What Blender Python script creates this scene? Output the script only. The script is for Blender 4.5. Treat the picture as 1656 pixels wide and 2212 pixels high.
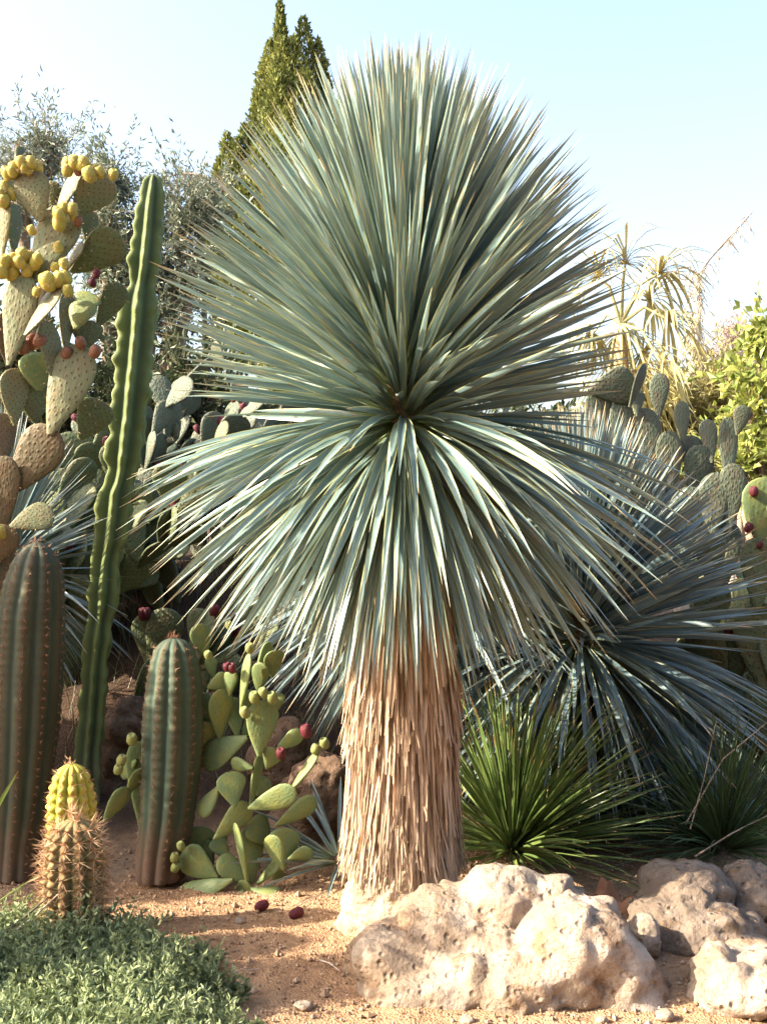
import bpy, math, random
import numpy as np
from mathutils import Vector, Matrix, noise

random.seed(7); RNG = np.random.default_rng(7)
for _o in list(bpy.data.objects): bpy.data.objects.remove(_o)
SC = bpy.context.scene
COL = SC.collection
R = math.radians

# ------------------------------------------------------------------ camera, sky, sun, exposure
F = 2372.0                      # focal length in photograph-view pixels (view 1656 x 2212)
CU, CV, CH = 828.0, 1106.0, 1.5  # picture centre, camera height
cam = bpy.data.cameras.new('camera'); camo = bpy.data.objects.new('camera', cam); COL.objects.link(camo)
camo.location = (0, 0, CH); camo.rotation_euler = (R(90), 0, 0)
cam.sensor_fit = 'VERTICAL'; cam.angle = 2*math.atan(CV/F); cam.clip_start = 0.05; cam.clip_end = 2000
SC.camera = camo
SUN_EL, SUN_FRONT = 32.0, 10.0     # elevation; how far the sun stands towards the camera's side of due left
world = bpy.data.worlds.new('World'); SC.world = world; world.use_nodes = True
wn = world.node_tree; bg = wn.nodes['Background']
sky = wn.nodes.new('ShaderNodeTexSky'); sky.sky_type = 'NISHITA'; sky.sun_disc = False
sky.sun_elevation = R(SUN_EL); sky.sun_rotation = R(270-SUN_FRONT)
sky.air_density = 1.0; sky.dust_density = 5.0; sky.ozone_density = 1.0; sky.altitude = 0
wn.links.new(sky.outputs[0], bg.inputs[0]); bg.inputs[1].default_value = 0.15
sun = bpy.data.lights.new('sun', 'SUN'); suno = bpy.data.objects.new('sun', sun); COL.objects.link(suno)
sun.energy = 5.0; sun.angle = R(0.53); sun.color = (1.0, 0.87, 0.68)
SD = Vector((-math.cos(R(SUN_EL))*math.cos(R(SUN_FRONT)), -math.cos(R(SUN_EL))*math.sin(R(SUN_FRONT)), math.sin(R(SUN_EL))))
suno.rotation_euler = SD.to_track_quat('Z', 'Y').to_euler(); suno.location = (-6, -2, 5)
SC.view_settings.view_transform = 'Standard'; SC.view_settings.look = 'None'
SC.view_settings.exposure = 2.0; SC.view_settings.gamma = 1.0; SC.view_settings.use_curve_mapping = False
SC.cycles.max_bounces = 6; SC.cycles.transparent_max_bounces = 4
try: SC.cycles.use_denoising = True
except Exception: pass

# ------------------------------------------------------------------ helpers
def P(u, v, d): return Vector(((u-CU)*d/F, d, CH+(CV-v)*d/F))
def sstep(a, b, x): t = np.clip((np.asarray(x, float)-a)/(b-a), 0, 1); return t*t*(3-2*t)
def nrm(a): return a/np.maximum(np.linalg.norm(a, axis=-1, keepdims=True), 1e-9)

def _link(o, parent=None):
    COL.objects.link(o)
    if parent is not None: o.parent = parent
    return o

def mesh(name, v, f, mat=None, smooth=True, ld=None, uv=None):
    me = bpy.data.meshes.new(name)
    v = np.asarray(v, np.float32).reshape(-1, 3)
    if isinstance(f, np.ndarray):
        n, k = f.shape
        me.vertices.add(len(v)); me.vertices.foreach_set('co', v.ravel())
        me.loops.add(n*k); me.loops.foreach_set('vertex_index', f.astype(np.int32).ravel())
        me.polygons.add(n); me.polygons.foreach_set('loop_start', np.arange(0, n*k, k, dtype=np.int32))
        me.polygons.foreach_set('loop_total', np.full(n, k, np.int32))
    else:
        me.from_pydata([tuple(p) for p in v.tolist()], [], f)
    me.polygons.foreach_set('use_smooth', np.full(len(me.polygons), smooth, bool))
    if ld is not None:
        a = me.attributes.new('ld', 'FLOAT_COLOR', 'POINT'); q = np.ones((len(v), 4), np.float32); q[:, :3] = np.asarray(ld).reshape(-1, 3)
        a.data.foreach_set('color', q.ravel())
    me.update(calc_edges=True); me.validate()
    if uv is not None:
        l = me.uv_layers.new(name='UVMap'); idx = np.empty(len(me.loops), np.int32); me.loops.foreach_get('vertex_index', idx)
        l.data.foreach_set('uv', np.asarray(uv, np.float32)[idx].ravel())
    if mat: me.materials.append(mat)
    return me

def thing(name, label, cat, loc=(0, 0, 0), group=None):
    o = bpy.data.objects.new(name, None); o.empty_display_size = .1; _link(o); o.location = loc
    o['label'] = label; o['category'] = cat
    if group: o['group'] = group
    return o

def tag(o, label=None, cat=None, group=None, kind=None):
    if label: o['label'] = label
    if cat: o['category'] = cat
    if group: o['group'] = group
    if kind: o['kind'] = kind
    return o

def part(name, v, f, mat, root, smooth=True, ld=None, kind=None, uv=None):
    """a child mesh; vertices are given in world coordinates, the root is an unrotated empty"""
    v = np.asarray(v, float).reshape(-1, 3) - np.array(root.location)
    o = bpy.data.objects.new(name, mesh(name, v, f, mat, smooth, ld, uv)); _link(o, root)
    if kind: o['kind'] = kind
    return o

def single(name, v, f, mat, loc, smooth=True, ld=None, **kw):
    v = np.asarray(v, float).reshape(-1, 3) - np.array(loc)
    o = bpy.data.objects.new(name, mesh(name, v, f, mat, smooth, ld)); _link(o); o.location = loc
    return tag(o, **kw)

def inst(name, me, M, root):
    o = bpy.data.objects.new(name, me); _link(o, root); o.matrix_basis = Matrix.Translation(-root.location) @ M
    return o

def G(x, y):
    """height of the ground: a flat bed in front, an earth bank behind"""
    x = np.asarray(x, float); y = np.asarray(y, float)
    top = 1.15 - 0.75*sstep(0.7, 2.6, x)
    s = 5.7 + 0.25*np.sin(x*1.7) + 0.5*sstep(0, 2, x)
    b = top*sstep(0, 1.9, y-s)
    return b + 0.03*np.sin(x*2.1+1)*np.sin(y*1.6) * sstep(3, 5, y)

# ---- materials
def nodes_of(m):
    m.use_nodes = True; t = m.node_tree; return t, t.nodes, t.links
class NB:
    """small node builder"""
    def __init__(s, name):
        s.m = bpy.data.materials.new(name); s.t, s.n, s.l = nodes_of(s.m); s.b = s.n['Principled BSDF']; s.out = s.n['Material Output']
    def node(s, ty, **kw):
        n = s.n.new(ty)
        for k, v in kw.items(): setattr(n, k, v)
        return n
    def link(s, a, b): s.l.new(a, b)
    def put(s, sock, v):
        if hasattr(v, 'is_output') or isinstance(v, bpy.types.NodeSocket): s.l.new(v, sock)
        elif isinstance(v, (tuple, list)): sock.default_value = (*v, 1) if len(v) == 3 and sock.type == 'RGBA' else v
        else: sock.default_value = v
    def mix(s, fac, a, b, mode='MIX'):
        n = s.node('ShaderNodeMix', data_type='RGBA', blend_type=mode); s.put(n.inputs[0], fac); s.put(n.inputs[6], a); s.put(n.inputs[7], b); return n.outputs[2]
    def math(s, op, a, b=0.0, clamp=False):
        n = s.node('ShaderNodeMath', operation=op, use_clamp=clamp); s.put(n.inputs[0], a); s.put(n.inputs[1], b); return n.outputs[0]
    def ramp(s, x, a, b):
        n = s.node('ShaderNodeMapRange', clamp=True); s.put(n.inputs[0], x); n.inputs[1].default_value = a; n.inputs[2].default_value = b; return n.outputs[0]
    def coord(s, w='Object'): return s.node('ShaderNodeTexCoord').outputs[w]
    def noise(s, scale, detail=4, vec=None, rough=.55, w='Fac'):
        n = s.node('ShaderNodeTexNoise'); n.inputs['Scale'].default_value = scale; n.inputs['Detail'].default_value = detail; n.inputs['Roughness'].default_value = rough
        if vec is not None: s.link(vec, n.inputs['Vector'])
        return n.outputs[w]
    def voro(s, scale, vec=None, rand=1.0, feature='F1', dims='3D'):
        n = s.node('ShaderNodeTexVoronoi', feature=feature, voronoi_dimensions=dims); n.inputs['Scale'].default_value = scale; n.inputs['Randomness'].default_value = rand
        if vec is not None: s.link(vec, n.inputs['Vector'])
        return n.outputs['Distance']
    def ld(s):
        a = s.node('ShaderNodeAttribute', attribute_name='ld'); q = s.node('ShaderNodeSeparateColor'); s.link(a.outputs['Color'], q.inputs[0]); return q.outputs[0], q.outputs[1], q.outputs[2]
    def orand(s): return s.node('ShaderNodeObjectInfo').outputs['Random']
    def bump(s, h, strength=.5, dist=.01):
        n = s.node('ShaderNodeBump'); n.inputs['Strength'].default_value = strength; n.inputs['Distance'].default_value = dist; s.link(h, n.inputs['Height']); s.link(n.outputs[0], s.b.inputs['Normal']); return n.outputs[0]
    def done(s, col, rough=.6, spec=.4, trans=0.0, tcol=None):
        s.put(s.b.inputs['Base Color'], col); s.put(s.b.inputs['Roughness'], rough); s.b.inputs['Specular IOR Level'].default_value = spec
        if trans > 0:
            tr = s.node('ShaderNodeBsdfTranslucent'); s.put(tr.inputs[0], tcol if tcol is not None else col)
            mx = s.node('ShaderNodeMixShader'); mx.inputs[0].default_value = trans
            s.link(s.b.outputs[0], mx.inputs[1]); s.link(tr.outputs[0], mx.inputs[2]); s.link(mx.outputs[0], s.out.inputs[0])
        return s.m

def blade_mat(name, c1, c2, base, edge, tip, rough=.42, spec=.5, trans=.1, tip0=.97, edge_amt=.8, dry=.35):
    b = NB(name); t, g, r = b.ld()
    col = b.mix(r, c1, c2)
    col = b.mix(b.ramp(b.noise(7, 3), .35, .75), col, tuple(x*.8 for x in c1))
    col = b.mix(b.math('MULTIPLY', b.ramp(t, .22, .02), .85), col, base)
    rust = b.math('MULTIPLY', b.ramp(b.noise(38, 2), .64, .7), dry)
    col = b.mix(rust, col, (.28, .15, .07))
    col = b.mix(b.math('MULTIPLY', b.ramp(g, .80, .88), edge_amt), col, edge)
    lim = b.math('MULTIPLY', b.math('SUBTRACT', 1.0, r), .10)
    col = b.mix(b.ramp(b.math('ADD', t, lim), tip0, tip0+.08), col, tip)
    return b.done(col, rough, spec, trans)

M_BLUE = blade_mat('yucca_blade', (.135, .22, .21), (.205, .295, .285), (.23, .31, .10), (.46, .44, .16), (.36, .29, .17), rough=.32, spec=.75)
M_BLUE2 = blade_mat('yucca_blade_bluer', (.115, .185, .205), (.175, .25, .28), (.20, .26, .12), (.40, .38, .17), (.38, .27, .14))
M_GREEN = blade_mat('grass_agave_blade', (.10, .165, .045), (.19, .25, .07), (.22, .26, .09), (.24, .30, .09), (.30, .17, .07), rough=.38, trans=.18, edge_amt=.3, tip0=.95, dry=.1)
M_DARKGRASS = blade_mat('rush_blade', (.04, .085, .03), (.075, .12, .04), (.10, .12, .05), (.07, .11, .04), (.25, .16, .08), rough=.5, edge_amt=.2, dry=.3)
M_DEAD = blade_mat('dead_blade', (.40, .275, .185), (.56, .43, .32), (.30, .18, .10), (.58, .46, .28), (.60, .47, .35), rough=.6, spec=.25, trans=.08, tip0=1.2, edge_amt=.35, dry=.45)

def simple(name, c1, c2, scale=6, rough=.7, spec=.3, bump=.3, bscale=40, bdist=.01, trans=0, lo=.35, hi=.65, orand=0.0):
    b = NB(name); co = b.coord('Object')
    col = b.mix(b.ramp(b.noise(scale, 5, co), lo, hi), c1, c2)
    if orand: col = b.mix(b.math('MULTIPLY', b.orand(), orand), col, c2)
    if bump: b.bump(b.noise(bscale, 5, co), bump, bdist)
    return b.done(col, rough, spec, trans)

def foliage(name, c1, c2, rough=.55, trans=.25, spec=.3):
    b = NB(name); t, g, r = b.ld()
    return b.done(b.mix(r, c1, c2), rough, spec, trans)

M_BARK = simple('bark', (.16, .115, .08), (.30, .23, .17), 9, .9, .1, .6, 30)
M_PALEBARK = simple('pale_bark', (.34, .28, .23), (.50, .43, .36), 9, .9, .1, .5, 30)

# ---- blades: strap leaves as curved keeled strips
T_PROF = np.array([0, .12, .3, .5, .7, .85, .95, 1.0])
def blades(o, d, L, W, droop, roll, twist, S=8, fold=.22, prof=(.75, .62, .85, 1.0, .78, .45, .17, .015), bend=1.5, rnd=None):
    o = np.asarray(o, float); d = nrm(np.asarray(d, float)); N = len(o)
    L, W, droop, roll, twist = [np.broadcast_to(np.asarray(q, float), (N,)) for q in (L, W, droop, roll, twist)]
    if rnd is None: rnd = RNG.random(N)
    ts = np.linspace(0, 1, S+1); w = np.interp(ts, T_PROF, prof)
    p = o.copy(); V = np.empty((N, S+1, 3, 3)); LD = np.empty((N, S+1, 3, 3))
    up = np.array([0, 0, 1.0]); side0 = np.cross(d, up); bad = np.linalg.norm(side0, axis=1) < .05
    side0[bad] = np.array([1, 0, 0]); side0 = nrm(side0)
    for k, t in enumerate(ts):
        dr = nrm(d - up*(droop*t**bend)[:, None])
        s = nrm(side0 - dr*(side0*dr).sum(1, keepdims=True)); n = np.cross(s, dr)
        a = (roll+twist*t)[:, None]; sd = s*np.cos(a)+n*np.sin(a); nn = np.cross(sd, dr)
        hw = (W*w[k]/2)[:, None]
        V[:, k, 0] = p-sd*hw+nn*hw*fold*2; V[:, k, 1] = p; V[:, k, 2] = p+sd*hw+nn*hw*fold*2
        LD[:, k, :, 0] = t; LD[:, k, 0, 1] = 1; LD[:, k, 1, 1] = 0; LD[:, k, 2, 1] = 1; LD[:, k, :, 2] = rnd[:, None]
        p = p+dr*(L/S)[:, None]
    return V, LD

def blade_faces(S):
    f = []
    for s in range(S):
        a = 3*s; f += [(a, a+1, a+4, a+3), (a+1, a+2, a+5, a+4)]
    return np.array(f)

def add_blades(root, V, LD, mat, name, rest_name, most=300, score=None):
    """the blades that show largest as parts of their own, the rest as one part"""
    N, S1 = V.shape[:2]; f = blade_faces(S1-1); order = np.arange(N)
    if N > most:
        if score is None:
            m = V[:, :, 1]; pr = (m[..., [0, 2]]-np.array([0, CH]))/m[..., 1:2]; ln = np.linalg.norm(np.diff(pr, axis=1), axis=2).sum(1)
            score = ln*(1+1.2*(m[:, :, 1].mean(1).max()-m[:, :, 1].mean(1)))
        order = np.argsort(-score)
    for i in order[:most]: part(name, V[i], f, mat, root, ld=LD[i])
    r = order[most:]
    if len(r):
        off = (np.arange(len(r))*S1*3)[:, None, None]
        part(rest_name, V[r], (f[None]+off).reshape(-1, 4), mat, root, ld=LD[r], kind='stuff')

def sph(az, el): return np.stack([np.cos(el)*np.cos(az), np.cos(el)*np.sin(az), np.sin(el)], -1)

def tube(pts, rad, k=7, cap=True, wob=0.0):
    pts = np.asarray(pts, float); n = len(pts); rad = np.broadcast_to(rad, (n,)); V = []; ref = np.array([0, 1.0, 0.13])
    tg = np.gradient(pts, axis=0); tg = nrm(tg)
    for i in range(n):
        a = nrm(np.cross(tg[i], ref)); b = np.cross(tg[i], a)
        for j in range(k):
            q = 2*math.pi*j/k; V.append(pts[i]+(a*math.cos(q)+b*math.sin(q))*rad[i]*(1+wob*(random.random()-.5)))
    f = [(i*k+j, i*k+(j+1) % k, (i+1)*k+(j+1) % k, (i+1)*k+j) for i in range(n-1) for j in range(k)]
    return np.array(V), np.array(f)

def join(parts):
    vs, fs, o = [], [], 0
    for v, f in parts: vs.append(v); fs.append(f+o); o += len(v)
    return np.concatenate(vs), np.concatenate(fs)

def spikes(p, n, L, r, spread=.5, k=1):
    """thin needle pyramids: p points, n normals"""
    p = np.repeat(np.asarray(p, float), k, 0); n = np.repeat(np.asarray(n, float), k, 0); N = len(p)
    d = nrm(n+spread*RNG.normal(size=(N, 3))); L = np.asarray(L*RNG.uniform(.45, 1.1, N))[:, None]
    a = nrm(np.cross(d, RNG.normal(size=(N, 3)))); b = np.cross(d, a); V = np.empty((N, 4, 3))
    for j in range(3):
        q = 2.0944*j; V[:, j] = p+(a*math.cos(q)+b*math.sin(q))*r-d*L*.03
    V[:, 3] = p+d*L; f = np.array([(0, 1, 3), (1, 2, 3), (2, 0, 3)])
    return V.reshape(-1, 3), (f[None]+(np.arange(N)*4)[:, None, None]).reshape(-1, 3)

def petals(p, d, L, W, rnd=None, curl=.0):
    """small leaves: folded diamonds, 2 quads-free triangles each"""
    p = np.asarray(p, float); d = nrm(np.asarray(d, float)); N = len(p)
    L = np.broadcast_to(L, (N,))[:, None]; W = np.broadcast_to(W, (N,))[:, None]
    s = nrm(np.cross(d, RNG.normal(size=(N, 3)))); n = np.cross(s, d); V = np.empty((N, 4, 3))
    V[:, 0] = p; V[:, 1] = p+d*L*.5-s*W*.5+n*W*.12; V[:, 2] = p+d*L-n*L*curl; V[:, 3] = p+d*L*.5+s*W*.5+n*W*.12
    f = np.array([(0, 1, 2, 3)])
    if rnd is None: rnd = RNG.random(N)
    LD = np.zeros((N, 4, 3)); LD[:, :, 2] = rnd[:, None]
    return V.reshape(-1, 3), (f[None]+(np.arange(N)*4)[:, None, None]).reshape(-1, 4), LD.reshape(-1, 3)

# ------------------------------------------------------------------ ground
def build_ground():
    xs = np.concatenate([[-400, -200, -100, -50, -25, -12], np.arange(-7, -2.2, .12), np.arange(-2.2, 2.2, .013), np.arange(2.2, 7, .12), [12, 25, 50, 100, 200, 400]])
    ys = np.concatenate([[-60, -20, -6, -2, 0, 1, 2], np.arange(2.4, 4.9, .013), np.arange(4.9, 9, .06), np.arange(9, 16, .5), [20, 30, 50, 90, 160, 300, 600]])
    X, Y = np.meshgrid(xs, ys); Z = G(X, Y)
    near = sstep(8, 6, Y)*sstep(3.5, 2.5, np.abs(X)); flat = X.ravel(); fy = Y.ravel(); D = np.zeros(flat.size); nr = near.ravel()
    for i in np.nonzero(nr > .01)[0]:
        x, y = flat[i], fy[i]
        a = noise.noise((x*2.2, y*2.2, 3)); b = noise.noise((x*9, y*9, 1)); c = noise.noise((x*31, y*31, 5))
        D[i] = .012*a+.009*b+.0065*max(c, -.1)
    Z = Z+D.reshape(Z.shape)*near
    nx, ny = len(xs), len(ys); i = np.arange(nx-1)[None, :]+np.arange(ny-1)[:, None]*nx
    f = np.stack([i, i+1, i+nx+1, i+nx], -1).reshape(-1, 4)
    b = NB('earth'); co = b.coord('Object')
    col = b.mix(b.ramp(b.noise(1.6, 5, co), .35, .65), (.29, .175, .10), (.36, .235, .14))
    col = b.mix(b.ramp(b.noise(22, 4, co), .45, .75), col, (.19, .11, .065))
    col = b.mix(b.ramp(b.voro(85, co), .22, .05), col, (.42, .32, .23))
    sx = b.node('ShaderNodeSeparateXYZ'); b.link(co, sx.inputs[0]); bank_soil_shade = b.ramp(b.math('ADD', sx.outputs[1], b.math('MULTIPLY', b.noise(2.5, 4, co), 1.2)), 5.3, 6.2)
    col = b.mix(bank_soil_shade, col, b.mix(b.noise(9, 4, co), (.035, .022, .016), (.085, .055, .038)))  # darker bank: dark soil, with the shade there also put into its colour
    b.bump(b.math('ADD', b.noise(60, 6, co), b.math('MULTIPLY', b.voro(120, co), .6)), .8, .012)
    m = b.done(col, .95, .1)
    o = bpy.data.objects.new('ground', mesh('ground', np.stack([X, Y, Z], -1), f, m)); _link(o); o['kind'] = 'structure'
    return o
build_ground()

# ------------------------------------------------------------------ rocks
def rock_mat(name, c1, c2, stain):
    b = NB(name); co = b.coord('Object')
    col = b.mix(b.ramp(b.noise(3.5, 6, co), .40, .60), c1, c2)
    col = b.mix(b.math('MULTIPLY', b.ramp(b.noise(5, 7, co, .7), .50, .62), .85), col, stain)
    col = b.mix(b.math('MULTIPLY', b.ramp(b.noise(11, 6, co, .7), .55, .68), .6), col, tuple(x*.62 for x in c1))
    col = b.mix(b.math('MULTIPLY', b.ramp(b.noise(28, 5, co), .58, .72), .5), col, tuple(x*.55 for x in stain))
    h = b.math('ADD', b.noise(20, 8, co, .65), b.math('MULTIPLY', b.ramp(b.voro(26, co), .0, .3), .5))
    b.bump(h, 1.0, .03)
    return b.done(col, .92, .15)
M_ROCK = rock_mat('limestone', (.24, .18, .13), (.40, .335, .275), (.22, .13, .07))
M_ROCK2 = rock_mat('grey_limestone', (.17, .13, .10), (.25, .20, .16), (.16, .095, .05))
M_ROCKD = rock_mat('earthy_stone', (.14, .09, .06), (.20, .135, .095), (.10, .055, .035))

def ico(sub):
    import bmesh
    bm = bmesh.new(); bmesh.ops.create_icosphere(bm, subdivisions=sub, radius=1)
    v = np.array([p.co[:] for p in bm.verts]); f = np.array([[q.index for q in p.verts] for p in bm.faces]); bm.free(); return v, f
ICO = {s: ico(s) for s in (2, 3, 4, 5, 6)}

def rock(name, label, c, lumps, sub=5, amp=.05, pits=.02, mat=None, seed=0, freq=3.5, group=None, kpow=18):
    """star-shaped boulder: union of ellipsoid lumps seen from centre c (world), roughened"""
    D, f = ICO[sub]; c = np.array(c); r = np.zeros(len(D)); scl = max(max(q[1]) for q in lumps)
    for (lc, rad) in lumps:
        e = (np.array(lc)-c)/np.array(rad); dd = D/np.array(rad)
        A = (dd*dd).sum(1); B = -(dd*e).sum(1)*1.0; C = (e*e).sum()-1; disc = B*B-A*C
        t = np.where(disc > 0, (-B+np.sqrt(np.maximum(disc, 0)))/A, 0); t = np.maximum(t, 0)
        r = r+(t/scl)**kpow
    r = scl*np.maximum(r, 1e-12)**(1/kpow); V = c+D*r[:, None]
    n = np.empty(len(V))
    for i, p in enumerate(V):
        q = Vector(p)*freq+Vector((seed*7.1, seed*3.3, seed))
        a = noise.fractal(q, 1.0, 2.0, 4); b = noise.voronoi(q*1.5)[0]; e = noise.fractal(q*5, 1.0, 2.1, 3)
        hole = noise.voronoi(q*2.4+Vector((3, 1, 2)))[0][0]
        rg = 1-abs(noise.fractal(q*1.1+Vector((9, 4, 1)), 1.0, 2.0, 3)); cr = max(0, 1-(b[1]-b[0])/.16); e2 = noise.fractal(q*11, 1.0, 2.1, 2); n[i] = -amp*.5*cr*(.4+.6*max(0, a)) + amp*.14*e2 + amp*1.1*a + amp*.6*(b[1]-b[0]-.35) + amp*.38*e + amp*.9*(rg-.7) - pits*max(0, 1-hole/.28)**.6*max(0, min(1, noise.noise(q*.9+Vector((5, 5, 5)))*3+.3)) + amp*.10*noise.noise(q*38)
    V = V+D*n[:, None]
    g = G(V[:, 0], V[:, 1])-.05; V[:, 2] = np.maximum(V[:, 2], g)
    base = Vector((float(c[0]), float(c[1]), float(G(c[0], c[1]))))
    return single(name, V, f, mat or M_ROCK, base, label=label, cat='rock', group=group)

def L(u, v, d, ru, rv, rd): s = d/F; return (tuple(P(u, v, d)), (ru*s, rd, rv*s))
rock('boulder', 'largest pale pitted limestone boulder lying in front of the straw-skirted trunk', P(1080, 2110, 3.6), [
    L(1070, 2110, 3.62, 270, 130, .30), L(1085, 1955, 3.72, 85, 92, .16), L(960, 2020, 3.68, 120, 95, .2), L(835, 2090, 3.55, 88, 92, .18),
    L(1235, 2060, 3.48, 125, 120, .2), L(1330, 2130, 3.5, 90, 110, .22), L(1130, 2140, 3.38, 110, 80, .12), L(930, 2150, 3.42, 130, 55, .14),
    L(1010, 2120, 3.4, 55, 60, .1), L(1180, 1960, 3.7, 70, 50, .15), L(1375, 2170, 3.4, 45, 60, .12)], 6, .036, .03, M_ROCK, 1, 2.9)
rock('boulder', 'pale pink-white limestone boulder with a knob on top beside the largest boulder', P(1600, 2130, 3.4), [
    L(1600, 2130, 3.4, 125, 70, .2), L(1545, 2070, 3.42, 35, 40, .08), L(1640, 2110, 3.45, 100, 60, .2)], 5, .035, .02, M_ROCK, 2, 4)
rock('boulder', 'long low grey limestone slab under the grass-like leaves behind the pale boulders', P(1500, 1990, 3.95), [
    L(1480, 2010, 3.9, 130, 70, .22), L(1570, 2060, 3.8, 110, 50, .2), L(1480, 1925, 4.1, 90, 50, .2)], 5, .04, .02, M_ROCK2, 3, 4)
rock('boulder', 'small sunlit yellowish rock tucked against the low grey slab', P(1392, 2030, 3.72), [L(1392, 2022, 3.72, 38, 45, .08)], 4, .015, .006, M_ROCK, 4, 7)
rock('boulder', 'rounded tan limestone rock with an orange stain above the low grey slab', P(1625, 1930, 4.15), [
    L(1625, 1930, 4.15, 75, 55, .16), L(1600, 1960, 4.1, 50, 40, .12)], 5, .03, .015, M_ROCK2, 5, 4.5)
rock('boulder', 'small grey rock wedged below the orange-stained rock', P(1610, 2020, 3.9), [L(1605, 2015, 3.9, 50, 40, .1)], 4, .02, .01, M_ROCK2, 6, 6)
rock('boulder', 'brown earthy stone in the bank between the tall column cactus and the shorter one', P(275, 1580, 6.1), [L(275, 1570, 6.1, 55, 75, .25), L(250, 1620, 6.05, 45, 60, .2)], 5, .05, .02, M_ROCKD, 7, 3)
rock('boulder', 'broad brown stone half hidden behind the spineless prickly pear', P(690, 1720, 5.2), [L(690, 1740, 5.2, 90, 110, .3), L(640, 1800, 5.1, 80, 60, .25)], 5, .05, .02, M_ROCKD, 8, 3)
rock('boulder', 'low brown stone on the bank beside the broad brown stone', P(600, 1620, 5.6), [L(600, 1640, 5.6, 60, 80, .3)], 5, .05, .02, M_ROCKD, 9, 3)
for k, (u, v, w, h, lb) in enumerate([(655, 2172, 22, 12, 'flat white pebble on the shaded earth near the ground cover'), (1010, 2204, 18, 10, 'small white pebble at the foot of the largest boulder'),
                             (1435, 2195, 20, 14, 'small pale stone between the largest boulder and the knobbed boulder'), (520, 1990, 13, 9, 'pale pebble below the spineless prickly pear'),
                             (1300, 2203, 15, 9, 'pale pebble close under the right flank of the largest boulder')]):
    d = CH*F/(v+h*.6-CV); rock('pebble', lb, P(u, v, d), [L(u, v, d, w, h, w*.8*d/F)], 3, .004, .001, M_ROCK, 20+k, 20)

# loose crumbs of earth and gravel
def crumbs():
    N = 5200; x = RNG.uniform(-1.6, 1.6, N); y = RNG.uniform(2.9, 5.0, N); s = RNG.uniform(.003, .008, N)*(1+1.2*(RNG.random(N) < .05))
    z = G(x, y)+.006; D, f = ICO[2] if False else (np.array([(1, 0, 0), (-1, 0, 0), (0, 1, 0), (0, -1, 0), (0, 0, 1), (0, 0, -1)], float), np.array([(0, 2, 4), (2, 1, 4), (1, 3, 4), (3, 0, 4), (2, 0, 5), (1, 2, 5), (3, 1, 5), (0, 3, 5)]))
    for i in range(N): z[i] += .012*noise.noise((x[i]*2.2, y[i]*2.2, 3))+.009*noise.noise((x[i]*9, y[i]*9, 1))
    V = np.stack([x, y, z], 1)[:, None]+D[None]*(s[:, None, None]*RNG.uniform(.6, 1.3, (N, 1, 3)))*RNG.uniform(.7, 1.2, (N, 6, 1))
    fr = (f[None]+(np.arange(N)*6)[:, None, None]).reshape(-1, 3)
    LD = np.zeros((N, 6, 3)); LD[:, :, 2] = RNG.random(N)[:, None]
    single('gravel', V, fr, foliage('crumb', (.22, .13, .08), (.42, .31, .22), .95, 0, .1), (0, 4, 0), smooth=False, ld=LD, label='loose crumbs of earth and grit on the bare soil', kind='stuff')
crumbs()

# ------------------------------------------------------------------ yuccas
def yucca(root, c0, c1, sc, sr, n_up, n_low, Lw, W, mat, el_up=(8, 88), low_L=1.0, low_el=(-72, -4), az_keep=None, most=300, curl=40, wide=1.0):
    """c0, c1: lower and upper end of the leafy stem; sc, sr: centre and radius of the ball that the tips of the upper leaves reach"""
    c0, c1, sc = np.array(c0), np.array(c1), np.array(sc)
    q = (np.arange(n_up)+.5)/n_up; az = np.arange(n_up)*2.39996+RNG.normal(0, .12, n_up)
    el = np.radians(el_up[0]+(el_up[1]-el_up[0])*q**.85+RNG.normal(0, 7, n_up)); d = sph(az, np.minimum(el, R(96)))
    o = c0+(c1-c0)*(q**.9)[:, None]+d*np.array([.06, .06, 0])*(1-q*.6)[:, None]
    k_ = np.array([wide, wide, 1]); oc = (o-sc)/k_; de = d/k_; A_ = (de*de).sum(1); B = (de*oc).sum(1); Cc = (oc*oc).sum(1)-sr*sr; t = (-B+np.sqrt(np.maximum(B*B-A_*Cc, 0)))/A_
    Lu = t*RNG.uniform(.88, 1.04, n_up)*(1-.12*np.sin(2*el)**2*(el < R(88))); V1, D1 = blades(o, d, Lu, W*RNG.uniform(.8, 1.15, n_up), RNG.uniform(-.04, .22, n_up)*(1-q*.7), RNG.normal(0, .95, n_up), RNG.normal(0, .5, n_up), S=8)
    az = RNG.uniform(0, 2*math.pi, n_low); q = RNG.random(n_low); el = np.radians(low_el[0]+(low_el[1]-low_el[0])*q**1.0)
    d = sph(az, el); o = c0+np.array([0, 0, -.14])+np.array([0, 0, .16])*q[:, None]+d*np.array([.07, .07, 0])
    V2, D2 = blades(o, d, low_L*RNG.uniform(.82, 1.06, n_low)*np.interp(np.degrees(el), [-72, -50, -30], [.80, .92, 1.0]), W*RNG.uniform(.75, 1.1, n_low), RNG.uniform(.25, .75, n_low), RNG.normal(0, .8, n_low), RNG.normal(0, .6, n_low), S=8)
    # a few short curling leaves round the waist
    az = RNG.uniform(0, 2*math.pi, curl); el = np.radians(RNG.uniform(-40, 60, curl)); d = sph(az, el); o = c0+np.array([0, 0, -.03])+d*.06
    V3, D3 = blades(o, d, Lw*RNG.uniform(.35, .6, curl), W*.9, RNG.uniform(.2, 1.6, curl), RNG.normal(0, .8, curl), RNG.normal(0, 2.2, curl), S=8)
    V = np.concatenate([V1, V2, V3]); D = np.concatenate([D1, D2, D3])
    add_blades(root, V, D, mat, 'leaf', 'inner_foliage', most)

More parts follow.
